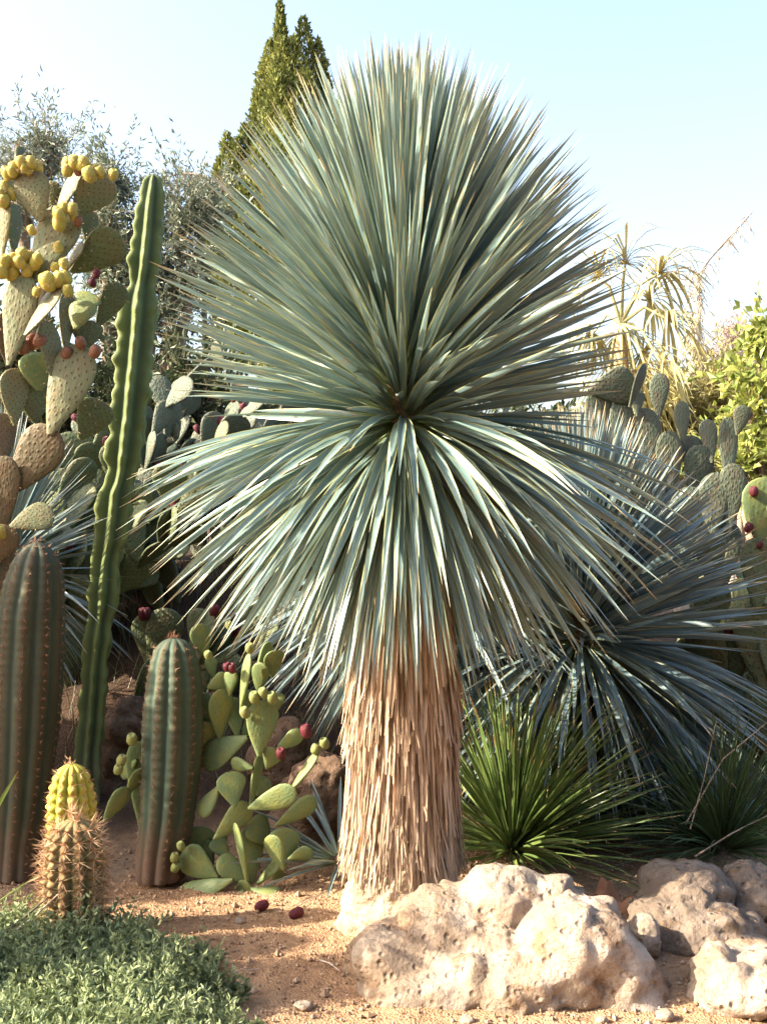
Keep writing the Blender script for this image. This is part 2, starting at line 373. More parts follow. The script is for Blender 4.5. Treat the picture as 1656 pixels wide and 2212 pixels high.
YD = 4.05
base = PY = Vector((P(868, 1990, YD).x, YD, 0))
yr = thing('yucca', 'tallest yucca with a huge round blue-green crown on a thick straw-coloured skirted trunk', 'yucca', base)
zc = lambda v, d=YD: P(0, v, d).z
YX = base.x
yucca(yr, (YX+.005, YD, zc(915)), (YX, YD, zc(540)), (YX-.005, YD, zc(605)), .855, 1250, 700, .9, .0295, M_BLUE, (6, 88), 1.03, wide=1.1)
M_CORE = simple('stem_fibre', (.17, .11, .065), (.30, .21, .13), 14, .95, .1, .7, 50)
def ring(cx, cy, prof, k=28, wob=.06, seed=0):
    V = []
    for z, r in prof:
        for j in range(k):
            a = 2*math.pi*j/k; w = 1+wob*noise.noise((math.cos(a)*2+seed, math.sin(a)*2, z*5)); V.append((cx+math.cos(a)*r*w, cy+math.sin(a)*r*w, z))
    n = len(prof); f = [(i*k+j, i*k+(j+1) % k, (i+1)*k+(j+1) % k, (i+1)*k+j) for i in range(n-1) for j in range(k)]
    return np.array(V), np.array(f)
v, f = ring(YX, YD, [(z, .15 if z < 1.5 else .1*(2.42-z)/.92+.03) for z in np.linspace(.15, 2.42, 30)], wob=.15)
part('stem', v, f, M_CORE, yr)
zz = np.linspace(-.04, .30, 60); rr = np.interp(zz, [-.04, 0, .05, .12, .2, .3], [.265, .25, .225, .21, .185, .14])
v, f = ring(YX+.0, YD, list(zip(zz, rr)), 110, .0)
for i in range(len(v)):
    p = Vector(v[i]); d_ = Vector((p.x-YX, p.y-YD, 0)).normalized(); h = .02*noise.fractal(p*16, 1, 2, 3)+.012*(noise.voronoi(p*28)[0][1]-.35)+.02*noise.noise(p*5); v[i] += np.array(d_*h)
part('trunk_base', v, f, simple('trunk_base_bark', (.27, .19, .125), (.42, .33, .24), 22, .9, .15, .8, 70, .015), yr)

def skirt():
    N = 3300; z0 = RNG.uniform(.30, 1.72, N)**1.0; az = RNG.uniform(0, 2*math.pi, N)
    prof_z = [zc(v) for v in (1960, 1920, 1850, 1760, 1690, 1640, 1600, 1500, 1400, 1250, 1100)]
    prof_r = [.19, .225, .232, .212, .19, .215, .222, .208, .192, .17, .16]
    tier = np.array([.12, .17, .25, .34, .55, .62, .78, .95])
    L_ = RNG.uniform(.16, .5, N)*np.interp(z0, [.3, .6, 1.2, 1.7], [.62, .85, 1.1, 1.2])
    z1 = np.maximum(z0-L_, .13+RNG.uniform(0, .06, N)); L_ = z0-z1
    r1 = np.interp(z1, prof_z, prof_r)*RNG.uniform(.86, 1.05, N)*np.where(RNG.random(N) < .12, RNG.uniform(1.0, 1.14, N), 1); r0 = np.minimum(np.interp(z0, prof_z, prof_r)*RNG.uniform(.68, .93, N), r1)
    cs = np.stack([np.cos(az), np.sin(az)], 1); az1 = az+RNG.normal(0, .09, N)
    o = np.stack([YX+cs[:, 0]*r0, YD+cs[:, 1]*r0, z0], 1); e = np.stack([YX+np.cos(az1)*r1, YD+np.sin(az1)*r1, z1], 1)
    d = e-o; Ln = np.linalg.norm(d, axis=1)
    # the blade faces outwards: roll so that the side vector is tangential
    W = np.interp(z0, [.3, .7, 1.3, 1.7], [.0065, .009, .016, .021])*RNG.uniform(.7, 1.25, N)
    V, D = blades(o, d, Ln, W, RNG.uniform(-.05, .12, N), RNG.normal(0, .45, N), RNG.normal(0, .4, N), S=5, prof=(1, 1, 1, .95, .85, .7, .5, .25))
    sc = Ln*np.where(V[:, 3, 1, 1] < YD, 1, .1)*RNG.uniform(.7, 1.3, N)
    add_blades(yr, V, D, M_DEAD, 'dead_leaf', 'dead_leaf_thatch', 300, sc)
skirt()

def low_yucca(label, u, v, d, vtop, sr, n_up, n_low, low_L, mat, W=.024, el_up=(6, 88), low_el=(-70, -4), most=300, svc=None):
    c = P(u, v, d); gz = float(G(c.x, c.y)); root = thing('yucca', label, 'yucca', (c.x, c.y, gz))
    yucca(root, c, (c.x, c.y, P(u, vtop, d).z), (c.x, c.y, P(u, svc if svc else (v+vtop)/2-30, d).z), sr, n_up, n_low, sr, W, mat, el_up, low_L, low_el, most=most, curl=16)
    vv, ff = ring(c.x, c.y, [(z, .10+.03*(c.z-z)) for z in np.linspace(gz-.1, c.z+.15, 14)], 20, .2); part('stem', vv, ff, M_CORE, root)
    return root
low_yucca('shorter blue-grey yucca growing behind the clump of green grass-like leaves, dappled with sun', 1252, 1390, 5.4, 1180, 1.02, 900, 600, 1.0, M_BLUE2, W=.031, svc=1320)
low_yucca('shaded yucca hidden behind the straw-skirted trunk, its dark leaves hanging to the brown stone', 915, 1225, 5.5, 1080, .95, 330, 330, 1.05, M_BLUE2, most=200)
low_yucca('dark yucca in the shade behind the widest spiny column cactus', 5, 1240, 5.75, 1150, .72, 260, 160, .75, M_BLUE2, W=.018, most=200)

# ------------------------------------------------------------------ grass-like clumps
def clump(name, label, cat, u, v, n, Lm, W, mat, el=(2, 82), bias=None, droop=(.1, .5), most=300, zoff=.05, d=None):
    d = d or CH*F/(v-CV); c = P(u, v, d); gz = float(G(c.x, c.y)); c.z = gz+zoff
    root = thing(name, label, cat, (c.x, c.y, gz))
    az = RNG.uniform(0, 2*math.pi, n); q = RNG.random(n)
    e = np.radians(el[0]+(el[1]-el[0])*q); dd = sph(az, e)
    if bias is not None: dd = nrm(dd+np.array(bias)*RNG.uniform(0, 1, (n, 1)))
    o = np.array(c)+dd*np.array([.05, .05, .04]); V, D = blades(o, dd, Lm*RNG.uniform(.6, 1.1, n), W*RNG.uniform(.8, 1.2, n), RNG.uniform(*droop, n), RNG.normal(0, .6, n), RNG.normal(0, .5, n), S=8, fold=.5, prof=(1, .95, 1, .95, .8, .6, .35, .05))
    V[..., 2] = np.maximum(V[..., 2], gz+.012)
    add_blades(root, V, D, mat, 'leaf', 'inner_foliage', most)
    return root
clump('grass_agave', 'bright green clump of narrow grass-like leaves between the skirted trunk and the grey slab', 'agave', 1105, 1866, 430, .70, .0140, M_GREEN, (4, 85), (.35, -.05, .05), (.05, .45), zoff=.03, d=4.68)
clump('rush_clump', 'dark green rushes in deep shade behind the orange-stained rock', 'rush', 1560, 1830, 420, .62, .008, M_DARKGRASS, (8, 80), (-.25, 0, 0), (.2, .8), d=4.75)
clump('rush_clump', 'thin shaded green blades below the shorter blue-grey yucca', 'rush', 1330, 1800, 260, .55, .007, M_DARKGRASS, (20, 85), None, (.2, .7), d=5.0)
clump('blue_agave', 'few stiff blue leaves lying on the soil just beside the pale trunk base', 'agave', 735, 1900, 34, .42, .016, M_BLUE2, (0, 55), (-.25, -.05, .1), (.1, .4), d=4.5)

# ------------------------------------------------------------------ column cacti
def cactus_mat(name, ridge, valley, foot, foot_h=.2, spec=.18, rough=.7, trans_noise=.5, ridge_tint=None):
    b = NB(name); t, g, r = b.ld(); co = b.coord('Object')
    col = b.mix(b.ramp(g, .1, .75), valley, ridge)
    if ridge_tint: col = b.mix(b.ramp(g, .80, .97), col, ridge_tint)
    col = b.mix(b.math('MULTIPLY', b.ramp(b.noise(9, 5, co), .45, .75), trans_noise), col, tuple(x*.6 for x in valley))
    fo = b.math('ADD', t, b.math('MULTIPLY', b.noise(7, 4, co), .25))
    col = b.mix(b.ramp(fo, foot_h+.2, foot_h), col, foot)
    b.bump(b.noise(55, 5, co), .25, .006)
    return b.done(col, rough, spec)
M_SPINE = foliage('spine', (.22, .09, .05), (.44, .24, .14), .5, .1)
M_SPINEP = foliage('pale_spine', (.34, .14, .065), (.70, .52, .32), .5, .1)
M_SPINED = foliage('dark_spine', (.20, .12, .07), (.34, .22, .13), .5, .1)

def column(name, label, pts, d, nrib, dep, mat, style='round', ds=.05, bump=.03, spine=None, spine_mat=None, phase=0.0, rows=110, dlean=0.0, seed=0, cat='cactus', ragged=0.0):
    pts = sorted(pts, key=lambda p: -p[1]); vs = [-p[1] for p in pts]
    tv = np.linspace(0, 1, rows); tv = .8*tv+.2*(1-(1-tv)**3); vv = vs[0]+(vs[-1]-vs[0])*tv
    uc = np.interp(vv, vs, [p[0] for p in pts]); hw = np.interp(vv, vs, [p[2] for p in pts])
    # soften the piecewise outline
    for _ in range(2): hw[2:-2] = (hw[1:-3]+2*hw[2:-2]+hw[3:-1])/4; uc[1:-1] = (uc[:-2]+2*uc[1:-1]+uc[2:])/4
    K = nrib*10; ph = np.linspace(0, 2*math.pi, K, endpoint=False); V = np.empty((rows, K, 3)); LD = np.empty((rows, K, 3)); Nn = np.empty((rows, K, 3))
    base = P(uc[0], -vv[0], d); s = 0; S_ = []
    for i in range(rows):
        c = P(uc[i], -vv[i], d+dlean*tv[i]); r = hw[i]*d/F
        s = c.z-base.z; S_.append(s); a = np.abs(np.cos(nrib*(ph+phase)/2)); a2 = 1-np.abs(np.sin(nrib*(ph+phase)/2))
        rid = a**.8 if style == 'round' else a2**.7
        wv = np.array([noise.noise((math.cos(p)*1.5+seed, math.sin(p)*1.5, s*7)) for p in ph])
        rv = r*(1-dep*(1-rid))*(1+bump*rid*np.cos(2*math.pi*s/ds+seed))*(1+.03*wv)
        if ragged: rv = rv*(1+ragged*rid*np.array([noise.noise((round(nrib*(p+phase)/6.283)*3.1+seed, s*13, 0)) for p in ph]))
        V[i] = np.stack([c.x+np.cos(ph)*rv, c.y+np.sin(ph)*rv, np.full(K, c.z)], 1)
        LD[i, :, 0] = tv[i]; LD[i, :, 1] = rid; LD[i, :, 2] = .5
    root = thing(name, label, cat, (base.x, base.y, float(G(base.x, base.y))))
    idx = np.arange(rows-1)[:, None]*K+np.arange(K)[None]; nx = np.arange(rows-1)[:, None]*K+(np.arange(K)[None]+1) % K
    f = np.stack([idx, nx, nx+K, idx+K], -1).reshape(-1, 4)
    part('body', V, f, mat, root, ld=LD)
    if spine:
        k, Ls, rs, sp = spine; pp, nn = [], []; S_ = np.array(S_); H = S_[-1]
        ar = np.arange(.03, H, ds)
        ctr = V.mean(1)
        for j in range(nrib):
            a = (2*math.pi*j/nrib-phase) % (2*math.pi); kk = int(round(a/(2*math.pi)*K)) % K
            for z in ar:
                i = int(np.argmin(abs(S_-z))); n = V[i, kk]-ctr[i]; n = n/max(np.linalg.norm(n), 1e-6)
                if i > rows*.93: n = n+np.array([0, 0, .8])
                pp.append(V[i, kk]); nn.append(n)
        for j in range(max(6, nrib)): pp.append(ctr[-1]+RNG.normal(0, .012, 3)); nn.append(np.array([0, 0, 1.0]))
        sv, sf = spikes(np.array(pp), nn, Ls, rs, sp, k); ld = np.zeros((len(sv), 3)); ld[:, 2] = np.repeat(RNG.random(len(sv)//4), 4)
        part('spines', sv, sf, spine_mat or M_SPINE, root, smooth=False, ld=ld, kind='stuff')
    return root

M_EUPH = cactus_mat('euphorbia_skin', (.12, .155, .052), (.062, .092, .042), (.12, .11, .075), .06, rough=.65, spec=.2, ridge_tint=(.145, .17, .06))
M_COL1 = cactus_mat('column_skin', (.058, .062, .038), (.046, .062, .05), (.11, .075, .055), .12, ridge_tint=(.066, .05, .03))
M_COL2 = cactus_mat('column_skin_green', (.062, .085, .052), (.056, .09, .073), (.11, .075, .055), .2, ridge_tint=(.075, .065, .04))
M_YELL = cactus_mat('golden_skin', (.40, .37, .05), (.20, .215, .03), (.32, .28, .09), .02, ridge_tint=(.42, .30, .09))
M_FRONT = cactus_mat('old_spiny_skin', (.21, .15, .07), (.10, .115, .05), (.17, .08, .04), .18, ridge_tint=(.27, .17, .08))

column('candle_cactus', 'tallest slender pale green column cactus, leaning and ribbed, higher than the others', [
    (192, 1735, 30), (190, 1640, 32), (197, 1560, 32), (203, 1480, 32), (205, 1440, 31), (210, 1400, 33), (213, 1370, 35), (215, 1350, 29), (218, 1335, 29), (222, 1315, 37), (226, 1260, 38), (228, 1222, 34), (231, 1205, 34),
    (238, 1170, 41), (246, 1110, 42), (250, 1065, 42), (257, 1048, 36), (263, 1025, 35), (268, 985, 44), (278, 900, 44), (286, 820, 46), (294, 740, 45), (299, 672, 47), (301, 648, 46), (304, 626, 35), (307, 606, 31), (311, 590, 37), (315, 550, 40), (321, 490, 37), (324, 450, 34), (328, 420, 31), (330, 398, 26), (331, 387, 20), (332, 381, 13), (332, 377, 3)],
    5.65, 6, .47, M_EUPH, 'sharp', .085, .055, (2, .014, .0014, .5), M_SPINED, phase=.38, rows=190, seed=1, ragged=.24)
column('torch_cactus', 'widest brown-green column cactus, many ribbed, reaching just above the bank', [
    (30, 1890, 55), (34, 1830, 52), (45, 1740, 60), (55, 1600, 70), (62, 1450, 75), (68, 1330, 72), (74, 1260, 64), (78, 1215, 52), (80, 1190, 36), (80, 1176, 18), (80, 1171, 3)],
    4.55, 10, .15, M_COL1, 'round', .036, .02, (6, .022, .0009, 1.0), M_SPINE, phase=.2, seed=2)
column('torch_cactus', 'blue-green ribbed column cactus, shoulder-high, beside the spineless prickly pear', [
    (345, 1895, 55), (350, 1840, 56), (362, 1760, 60), (370, 1660, 66), (374, 1560, 66), (376, 1480, 62), (376, 1430, 54), (376, 1400, 43), (376, 1384, 27), (376, 1377, 5)],
    4.5, 10, .16, M_COL2, 'round', .038, .02, (6, .024, .0009, 1.0), M_SPINE, phase=.05, seed=3)
column('barrel_cactus', 'short yellow-green ribbed cactus with a rounded top behind the spiny brown one', [
    (158, 2015, 50), (158, 1900, 52), (156, 1790, 53), (155, 1730, 52), (155, 1690, 44), (155, 1665, 32), (155, 1653, 17), (155, 1649, 3)],
    3.92, 11, .2, M_YELL, 'round', .034, .06, (5, .026, .0013, .8), M_SPINEP, phase=.1, seed=4)
column('barrel_cactus', 'short brown-green cactus bristling with long reddish spines at the edge of the ground cover', [
    (160, 2075, 58), (160, 2000, 62), (161, 1900, 66), (162, 1830, 62), (162, 1795, 50), (162, 1778, 34), (162, 1770, 16), (162, 1768, 3)],
    3.70, 12, .2, M_FRONT, 'round', .030, .06, (14, .060, .0013, .85), M_SPINEP, phase=.12, seed=5)

# ------------------------------------------------------------------ prickly pears
def unit_pad(seed):
    rr = random.Random(seed); rows, k = 13, 14; V, UV = [], []
    zs = 1-np.cos(np.linspace(0.0, math.pi, rows)); zs = zs/2
    for z in zs:
        w = float(np.interp(z, [0, .06, .2, .4, .6, .75, .88, .95, .985, 1], [.13, .22, .45, .74, .96, 1, .84, .58, .32, 0]))
        t = float(np.interp(z, [0, .1, .3, .6, .85, .95, 1], [.75, .8, .95, 1, .85, .6, 0]))
        bend = .5*math.sin(z*2.2+seed)*.5
        for j in range(k):
            a = 2*math.pi*j/k; ca, sa = math.cos(a), math.sin(a)
            x = math.copysign(abs(ca)**.9, ca)*.5*w*(1+.05*math.sin(3*z+seed)); y = math.copysign(abs(sa)**.9, sa)*.5*t+bend*.5
            V.append((x+.03*math.sin(4*z+seed), y, z)); UV.append((x+.5+(3 if sa < 0 else 0), z*1.3))
    f = np.array([(i*k+j, i*k+(j+1) % k, (i+1)*k+(j+1) % k, (i+1)*k+j) for i in range(rows-1) for j in range(k)])
    return np.array(V), f, np.array(UV)
def pad_mat(name, c1, c2, dot, old, dots=1.0, orand=.7, scale=8, bmp=.3):
    b = NB(name); uvn = b.coord('UV'); ob = b.coord('Object'); rnd = b.orand()
    col = b.mix(b.math('MULTIPLY', rnd, orand), c1, c2)
    off = b.node('ShaderNodeVectorMath', operation='ADD'); b.link(ob, off.inputs[0]); cmb = b.node('ShaderNodeCombineXYZ'); b.link(b.math('MULTIPLY', rnd, 37), cmb.inputs[0]); b.link(cmb.outputs[0], off.inputs[1])
    n = b.noise(2.6, 5, off.outputs[0]); col = b.mix(b.math('MULTIPLY', b.ramp(n, .42, .7), .7), col, old)
    col = b.mix(b.math('MULTIPLY', b.ramp(b.noise(14, 4, off.outputs[0]), .62, .75), .45), col, tuple(x*.5 for x in old))
    mp = b.node('ShaderNodeMapping'); b.link(uvn, mp.inputs[0]); mp.inputs['Rotation'].default_value = (0, 0, .6); vd = b.voro(scale, mp.outputs[0], .35, dims='2D')
    if dots: col = b.mix(b.math('MULTIPLY', b.ramp(vd, .17, .10), dots), col, dot)
    h = b.math('ADD', b.noise(9, 4, off.outputs[0]), b.math('MULTIPLY', b.ramp(vd, .3, .0), .5)); b.bump(h, bmp, .05)
    return b.done(col, .55, .3)
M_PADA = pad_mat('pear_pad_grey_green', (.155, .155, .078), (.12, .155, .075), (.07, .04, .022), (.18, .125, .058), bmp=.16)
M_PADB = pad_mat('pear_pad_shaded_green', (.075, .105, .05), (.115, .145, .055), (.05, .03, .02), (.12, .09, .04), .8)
M_PADC = pad_mat('pear_pad_smooth', (.105, .16, .07), (.15, .195, .075), (.10, .09, .04), (.22, .21, .05), .4, scale=6, bmp=.12)
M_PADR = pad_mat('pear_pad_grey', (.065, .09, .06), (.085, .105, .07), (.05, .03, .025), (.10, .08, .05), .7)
M_PADO = pad_mat('pear_pad_woody', (.10, .082, .042), (.12, .088, .046), (.05, .03, .02), (.145, .08, .038), .8, bmp=.2)
PADV = [unit_pad(s) for s in range(5)]
PADS = {}
def pad_mesh(mat):
    k = random.randrange(5); key = (mat.name, k)
    if key not in PADS: v, f, uv = PADV[k]; PADS[key] = mesh('pad', v, f, mat, True, None, uv)
    return PADS[key]
def frame(b, t, w, th, yaw):
    b, t = Vector(b), Vector(t); z = t-b; Ln = z.length; z.normalize()
    c = (Vector((0, 0, CH))-b).normalized(); y = c-z*c.dot(z)
    if y.length < .05: y = Vector((1, 0, 0))-z*z.x
    y.normalize(); q = Matrix.Rotation(R(yaw), 3, z); y = q @ y; x = y.cross(z)
    M = Matrix.Identity(4)
    for i, (ax, s) in enumerate(((x, w), (y, th), (z, Ln))):
        for r in range(3): M[r][i] = ax[r]*s
    M.translation = b
    return M
SP_STORE = {}
def add_pad(root, b, t, w, th, yaw, mat, spines=0):
    M = frame(b, t, w, th, yaw); o = inst('pad', pad_mesh(mat), M, root)
    if spines:
        v, f, uv = PADV[0]; i = RNG.integers(14, len(v)-14, spines); A = np.array(M)[:3, :3]; p = v[i] @ A.T+np.array(M.translation)
        Ai = np.linalg.inv(A).T; n = nrm(np.stack([v[i][:, 0]*4, v[i][:, 1]*4, np.zeros(len(i))], 1) @ Ai.T); SP_STORE.setdefault(root.name, []).append((p, n))
    return o
def flush_spines(root, L_, r, mat, k=2, sp=.5):
    q = SP_STORE.pop(root.name, None)
    if not q: return
    p = np.concatenate([a for a, _ in q]); n = np.concatenate([c for _, c in q]); v, f = spikes(p, n, L_, r, sp, k)
    ld = np.zeros((len(v), 3)); ld[:, 2] = np.repeat(RNG.random(len(v)//4), 4); part('spines', v, f, mat, root, smooth=False, ld=ld, kind='stuff')

def unit_fruit():
    prof = [(0, .1), (.03, .26), (.14, .41), (.36, .5), (.62, .51), (.82, .45), (.95, .35), (.99, .27), (.95, .18), (.90, .0)]; k = 12
    V = [(math.cos(2*math.pi*j/k)*r, math.sin(2*math.pi*j/k)*r, z) for z, r in prof for j in range(k)]
    UV = [(j/k*2.6, z*1.5) for z, r in prof for j in range(k)]
    n = len(prof); f = np.array([(i*k+j, i*k+(j+1) % k, (i+1)*k+(j+1) % k, (i+1)*k+j) for i in range(n-1) for j in range(k)]); return np.array(V), f, np.array(UV)
FR = unit_fruit(); FRM = {}
M_FRY = pad_mat('fruit_yellow', (.40, .35, .065), (.30, .30, .06), (.15, .09, .02), (.38, .22, .07), .9, scale=8)
M_FRR = pad_mat('fruit_red', (.085, .008, .018), (.12, .014, .025), (.03, .01, .01), (.06, .015, .015), .4, scale=5)
M_FRG = pad_mat('fruit_green', (.17, .22, .07), (.21, .24, .085), (.10, .08, .04), (.24, .19, .07), .5, scale=5)
M_FRB = pad_mat('fruit_brown', (.22, .085, .045), (.18, .075, .04), (.08, .04, .02), (.20, .11, .06), .6, scale=5)
def fruit(root, p, axis, h, w, mat):
    if mat.name not in FRM: FRM[mat.name] = mesh('fruit', FR[0], FR[1], mat, True, None, FR[2])
    a = Vector(axis).normalized(); M = frame(Vector(p)-a*h*.5, Vector(p)+a*h*.5, w, w, random.uniform(0, 90)); return inst('fruit', FRM[mat.name], M, root)

def opuntia(name, label, origin, d, pads, fruits, mat, spines=0, group=None, matmap={}, fsz=1.0):
    """pads: (u0,v0,u1,v1,w[,yaw[,dd[,mat]]]) in photograph pixels at distance d (dd: the pad's own distance offset)"""
    b = P(*origin, d); root = thing(name, label, 'cactus', (b.x, b.y, float(G(b.x, b.y))), group)
    for pd in pads:
        u0, v0, u1, v1, w = pd[:5]; yaw = pd[5] if len(pd) > 5 else random.uniform(-25, 25); dd = pd[6] if len(pd) > 6 else random.uniform(-.05, .08); m = matmap.get(pd[7], mat) if len(pd) > 7 else mat
        dz = d+dd; W = w*dz/F; add_pad(root, P(u0, v0, dz), P(u1, v1, dz+random.uniform(-.06, .06)), W, min(.075, max(.022, W*.17)), yaw, m, spines)
    for fr in fruits:
        u, v, sz = fr[:3]; m = fr[3] if len(fr) > 3 else M_FRY; ax = fr[4] if len(fr) > 4 else (random.uniform(-.5, .5), random.uniform(-.6, -.1), 1); dd = fr[5] if len(fr) > 5 else -.03
        s = sz*fsz*d/F; fruit(root, P(u, v, d+dd), ax, s*1.15, s*.95, m)
        if m is M_FRY:
            q = nrm(RNG.normal(size=(26, 3))); SP_STORE.setdefault(root.name, []).append((np.array(P(u, v, d+dd))+q*s*.47, q))
    return root

A = lambda q: [(.29*p[0], 291.4+.29*p[1], .29*p[2], 291.4+.29*p[3], .29*p[4]*1.2, *p[5:]) for p in q]      # a crop's pixels to view pixels
Af = lambda q, dd=-.05: [(.29*p[0], 291.4+.29*p[1], .29*p[2]*1.12, p[3] if len(p) > 3 else M_FRY, p[4] if len(p) > 4 else (random.uniform(-.5, .5), random.uniform(-.7, -.1), 1), dd+random.uniform(-.03, .03)) for p in q]
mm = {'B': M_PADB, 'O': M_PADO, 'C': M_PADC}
c2 = lambda q: [(p[0], p[1]+1507.6, p[2], p[3]+1507.6, *p[4:]) for p in q]                       # the crop below it
pads = A([(320, 640, 185, 270, 240, -12), (265, 1100, 500, 520, 300, -25), (430, 600, 575, 270, 150, -55), (565, 600, 800, 290, 270, 25), (530, 1020, 900, 745, 265, 15, .1, 'B'),
          (15, 900, 25, 430, 150, -45), (100, 900, 105, 500, 150, 40, .15, 'B'), (70, 1720, 180, 1020, 240, -20, -.1), (195, 1500, 440, 1120, 190, -62, -.12), (560, 1450, 650, 1235, 180, -30, .02, 'C'), (585, 1320, 690, 1180, 180, -30, .08, 'C'),
          (490, 1620, 505, 1160, 150, 45), (440, 1920, 340, 1380, 170, 35), (720, 1430, 910, 1110, 190, 30, .2, 'B'), (640, 1600, 660, 1380, 190, 10, .12, 'B'), (500, 1010, 620, 800, 130, -70), (390, 560, 400, 340, 110, -20, .15, 'B'), (120, 190, 160, 80, 60, 10, .2, 'B'),
          (640, 800, 680, 560, 130, 20, .2, 'B')]) + \
    A(c2([(385, 730, 600, 50, 300, -18, -.05), (20, 1180, 430, 690, 300, -15, 0, 'O'), (25, 1500, 40, 880, 200, -20, 0, 'O'), (115, 660, 110, 230, 190, 20), (300, 400, 290, 110, 260, 10, .12, 'C'), (270, 640, 260, 320, 220, 20, .15, 'B'),
          (80, 1420, 400, 1290, 190, -20, -.15), (-20, 1700, 70, 1400, 180, -20, 0, 'O'), (60, 200, 60, -200, 170, 20, .1, 'O'), (40, 950, 10, 560, 170, 10, .05, 'O'), (600, 760, 760, 470, 260, 20, .25, 'B')])) + \
    A(c2([(20, 2150, 10, 1480, 190, 15, 0, 'O')]))
fr = Af([(60, 290, 80), (110, 245, 75), (160, 205, 75), (185, 245, 60), (232, 205, 75), (275, 240, 85), (130, 300, 60), (212, 268, 50), (95, 275, 70), (40, 270, 60),
         (445, 655, 95), (450, 600, 85), (430, 575, 70), (480, 545, 70), (540, 550, 70), (550, 605, 60), (585, 645, 60, M_FRB), (440, 835, 65), (480, 960, 65), (410, 990, 60),
         (505, 215, 80), (555, 205, 85), (615, 215, 90), (505, 260, 80), (585, 272, 55, M_FRB), (645, 225, 60), (670, 295, 95), (715, 265, 75), (745, 280, 70), (845, 298, 70),
         (30, 400, 90), (25, 490, 85), (85, 440, 75), (10, 440, 60), (100, 940, 95), (170, 895, 85), (220, 920, 85), (262, 960, 80), (95, 1035, 105), (205, 1010, 85), (15, 1020, 85), (35, 945, 85), (285, 925, 70), (150, 950, 80),
         (360, 1095, 115), (440, 1075, 95), (490, 1065, 90), (440, 1150, 60), (510, 1160, 75), (240, 710, 60), (275, 1170, 60)], -.08)
fr += Af([(710, 1615, 80, M_FRB), (600, 1550, 75, M_FRB), (500, 1625, 75, M_FRB), (20, 2960, 90), (720, 1035, 55, M_FRR), (690, 1100, 55, M_FRR), (230, 1540, 110, M_FRB), (300, 1540, 90, M_FRB), (170, 1580, 90, M_FRB)], -.02)
op = opuntia('prickly_pear', 'tall sunlit prickly pear crowded with yellow fruits on its upper pads', (5, 1320), 5.2, pads, fr, M_PADA, 46, matmap=mm)
flush_spines(op, .022, .0009, M_SPINEP, 2, .5)

B_ = lambda q: [(411.4+.31*p[0], 1328.6+.31*p[1], 411.4+.31*p[2], 1328.6+.31*p[3], .31*p[4]*1.17, *p[5:]) for p in q]
Bf = lambda q: [(411.4+.31*p[0], 1328.6+.31*p[1], .31*p[2], *p[3:]) for p in q]
pads = B_([(370, 1920, 225, 2095, 110, 20, -.06), (300, 1840, -120, 1990, 150, 20, -.06), (190, 1825, -60, 1650, 185, -20, -.02), (400, 1860, 190, 1700, 150, 25), (395, 1850, 310, 1450, 120, -70, -.08), (420, 1880, 425, 1470, 170, 20, .03),
           (470, 1880, 640, 1690, 100, -55, -.04), (650, 1770, 555, 1530, 130, -35, -.1), (640, 1780, 650, 1480, 200, 15, 0), (680, 1700, 850, 1640, 90, 20), (420, 1905, 620, 1930, 110, -55, -.08), (160, 1560, 420, 1320, 150, 15, 0),
           (310, 1335, 275, 1090, 175, 10, -.05), (415, 1330, 485, 960, 95, 55, 0), (478, 985, 515, 590, 190, 10, -.02), (410, 1350, 735, 1220, 155, 12, -.05), (705, 1230, 885, 950, 110, -65), (590, 1470, 880, 1280, 125, 15, .05), (460, 1260, 535, 1130, 110, 20, .08),
           (525, 1070, 595, 930, 130, 15), (600, 940, 780, 805, 105, 15, .02), (205, 870, 215, 510, 145, 15, .1), (330, 850, 285, 570, 130, 25, .1), (355, 650, 412, 270, 100, -62, 0), (275, 560, 290, 380, 90, -30, .05), (120, 510, 270, 430, 120, 15, .05),
           (480, 540, 490, 330, 115, -25, .08), (570, 430, 590, 240, 125, 20, .1), (610, 660, 600, 540, 100, -20, .08), (400, 850, 70, 1030, 190, 15, .05), (440, 1060, 280, 1035, 100, -30, 0), (210, 1180, 65, 1400, 110, 30, .02), (180, 760, 30, 560, 150, 10, .15),
           (160, 1600, 240, 1500, 90, 10), (60, 950, 110, 740, 150, 15, .15), (360, 850, 470, 700, 130, 30, .12), (160, 440, 130, 290, 80, 20, .1), (100, 320, 60, 60, 130, 20, .15), (470, 350, 560, 190, 90, 40, .12), (560, 1600, 420, 1420, 170, 20, .08),
           (380, 1960, 400, 1830, 130, 20, 0), (300, 1980, 420, 1880, 120, 10, 0), (400, 700, 390, 520, 110, 20, .12), (-60, 1500, 150, 1620, 200, 20, .1), (140, 1560, 60, 1760, 160, 20, .08), (270, 1700, 160, 1560, 120, 20, .05), (560, 1880, 640, 1780, 120, 30, .05)])
pads += [(305, 1790, 298, 1600, 62, 20, .1), (298, 1640, 262, 1680, 30, 30, .1), (225, 1775, 275, 1700, 45, 30, 0), (275, 1715, 310, 1660, 40, 40, .05)]
fr = Bf([(447, 575, 80, M_FRG), (510, 545, 75, M_FRG), (570, 578, 80, M_FRG), (872, 932, 70, M_FRG), (932, 895, 75, M_FRG), (632, 965, 75, M_FRR), (806, 810, 85, M_FRR), (412, 230, 65, M_FRG), (290, 372, 65, M_FRR), (255, 362, 60, M_FRR), (380, 680, 75, M_FRG),
         (125, 280, 60, M_FRG), (275, 75, 60, M_FRG), (-65, 1610, 60, M_FRG), (-110, 1690, 65, M_FRG), (-105, 1760, 65, M_FRG), (245, 2075, 60, M_FRB)])
fr += [(285, 1597, 24, M_FRG), (263, 1642, 22, M_FRG), (256, 1662, 22, M_FRG)]
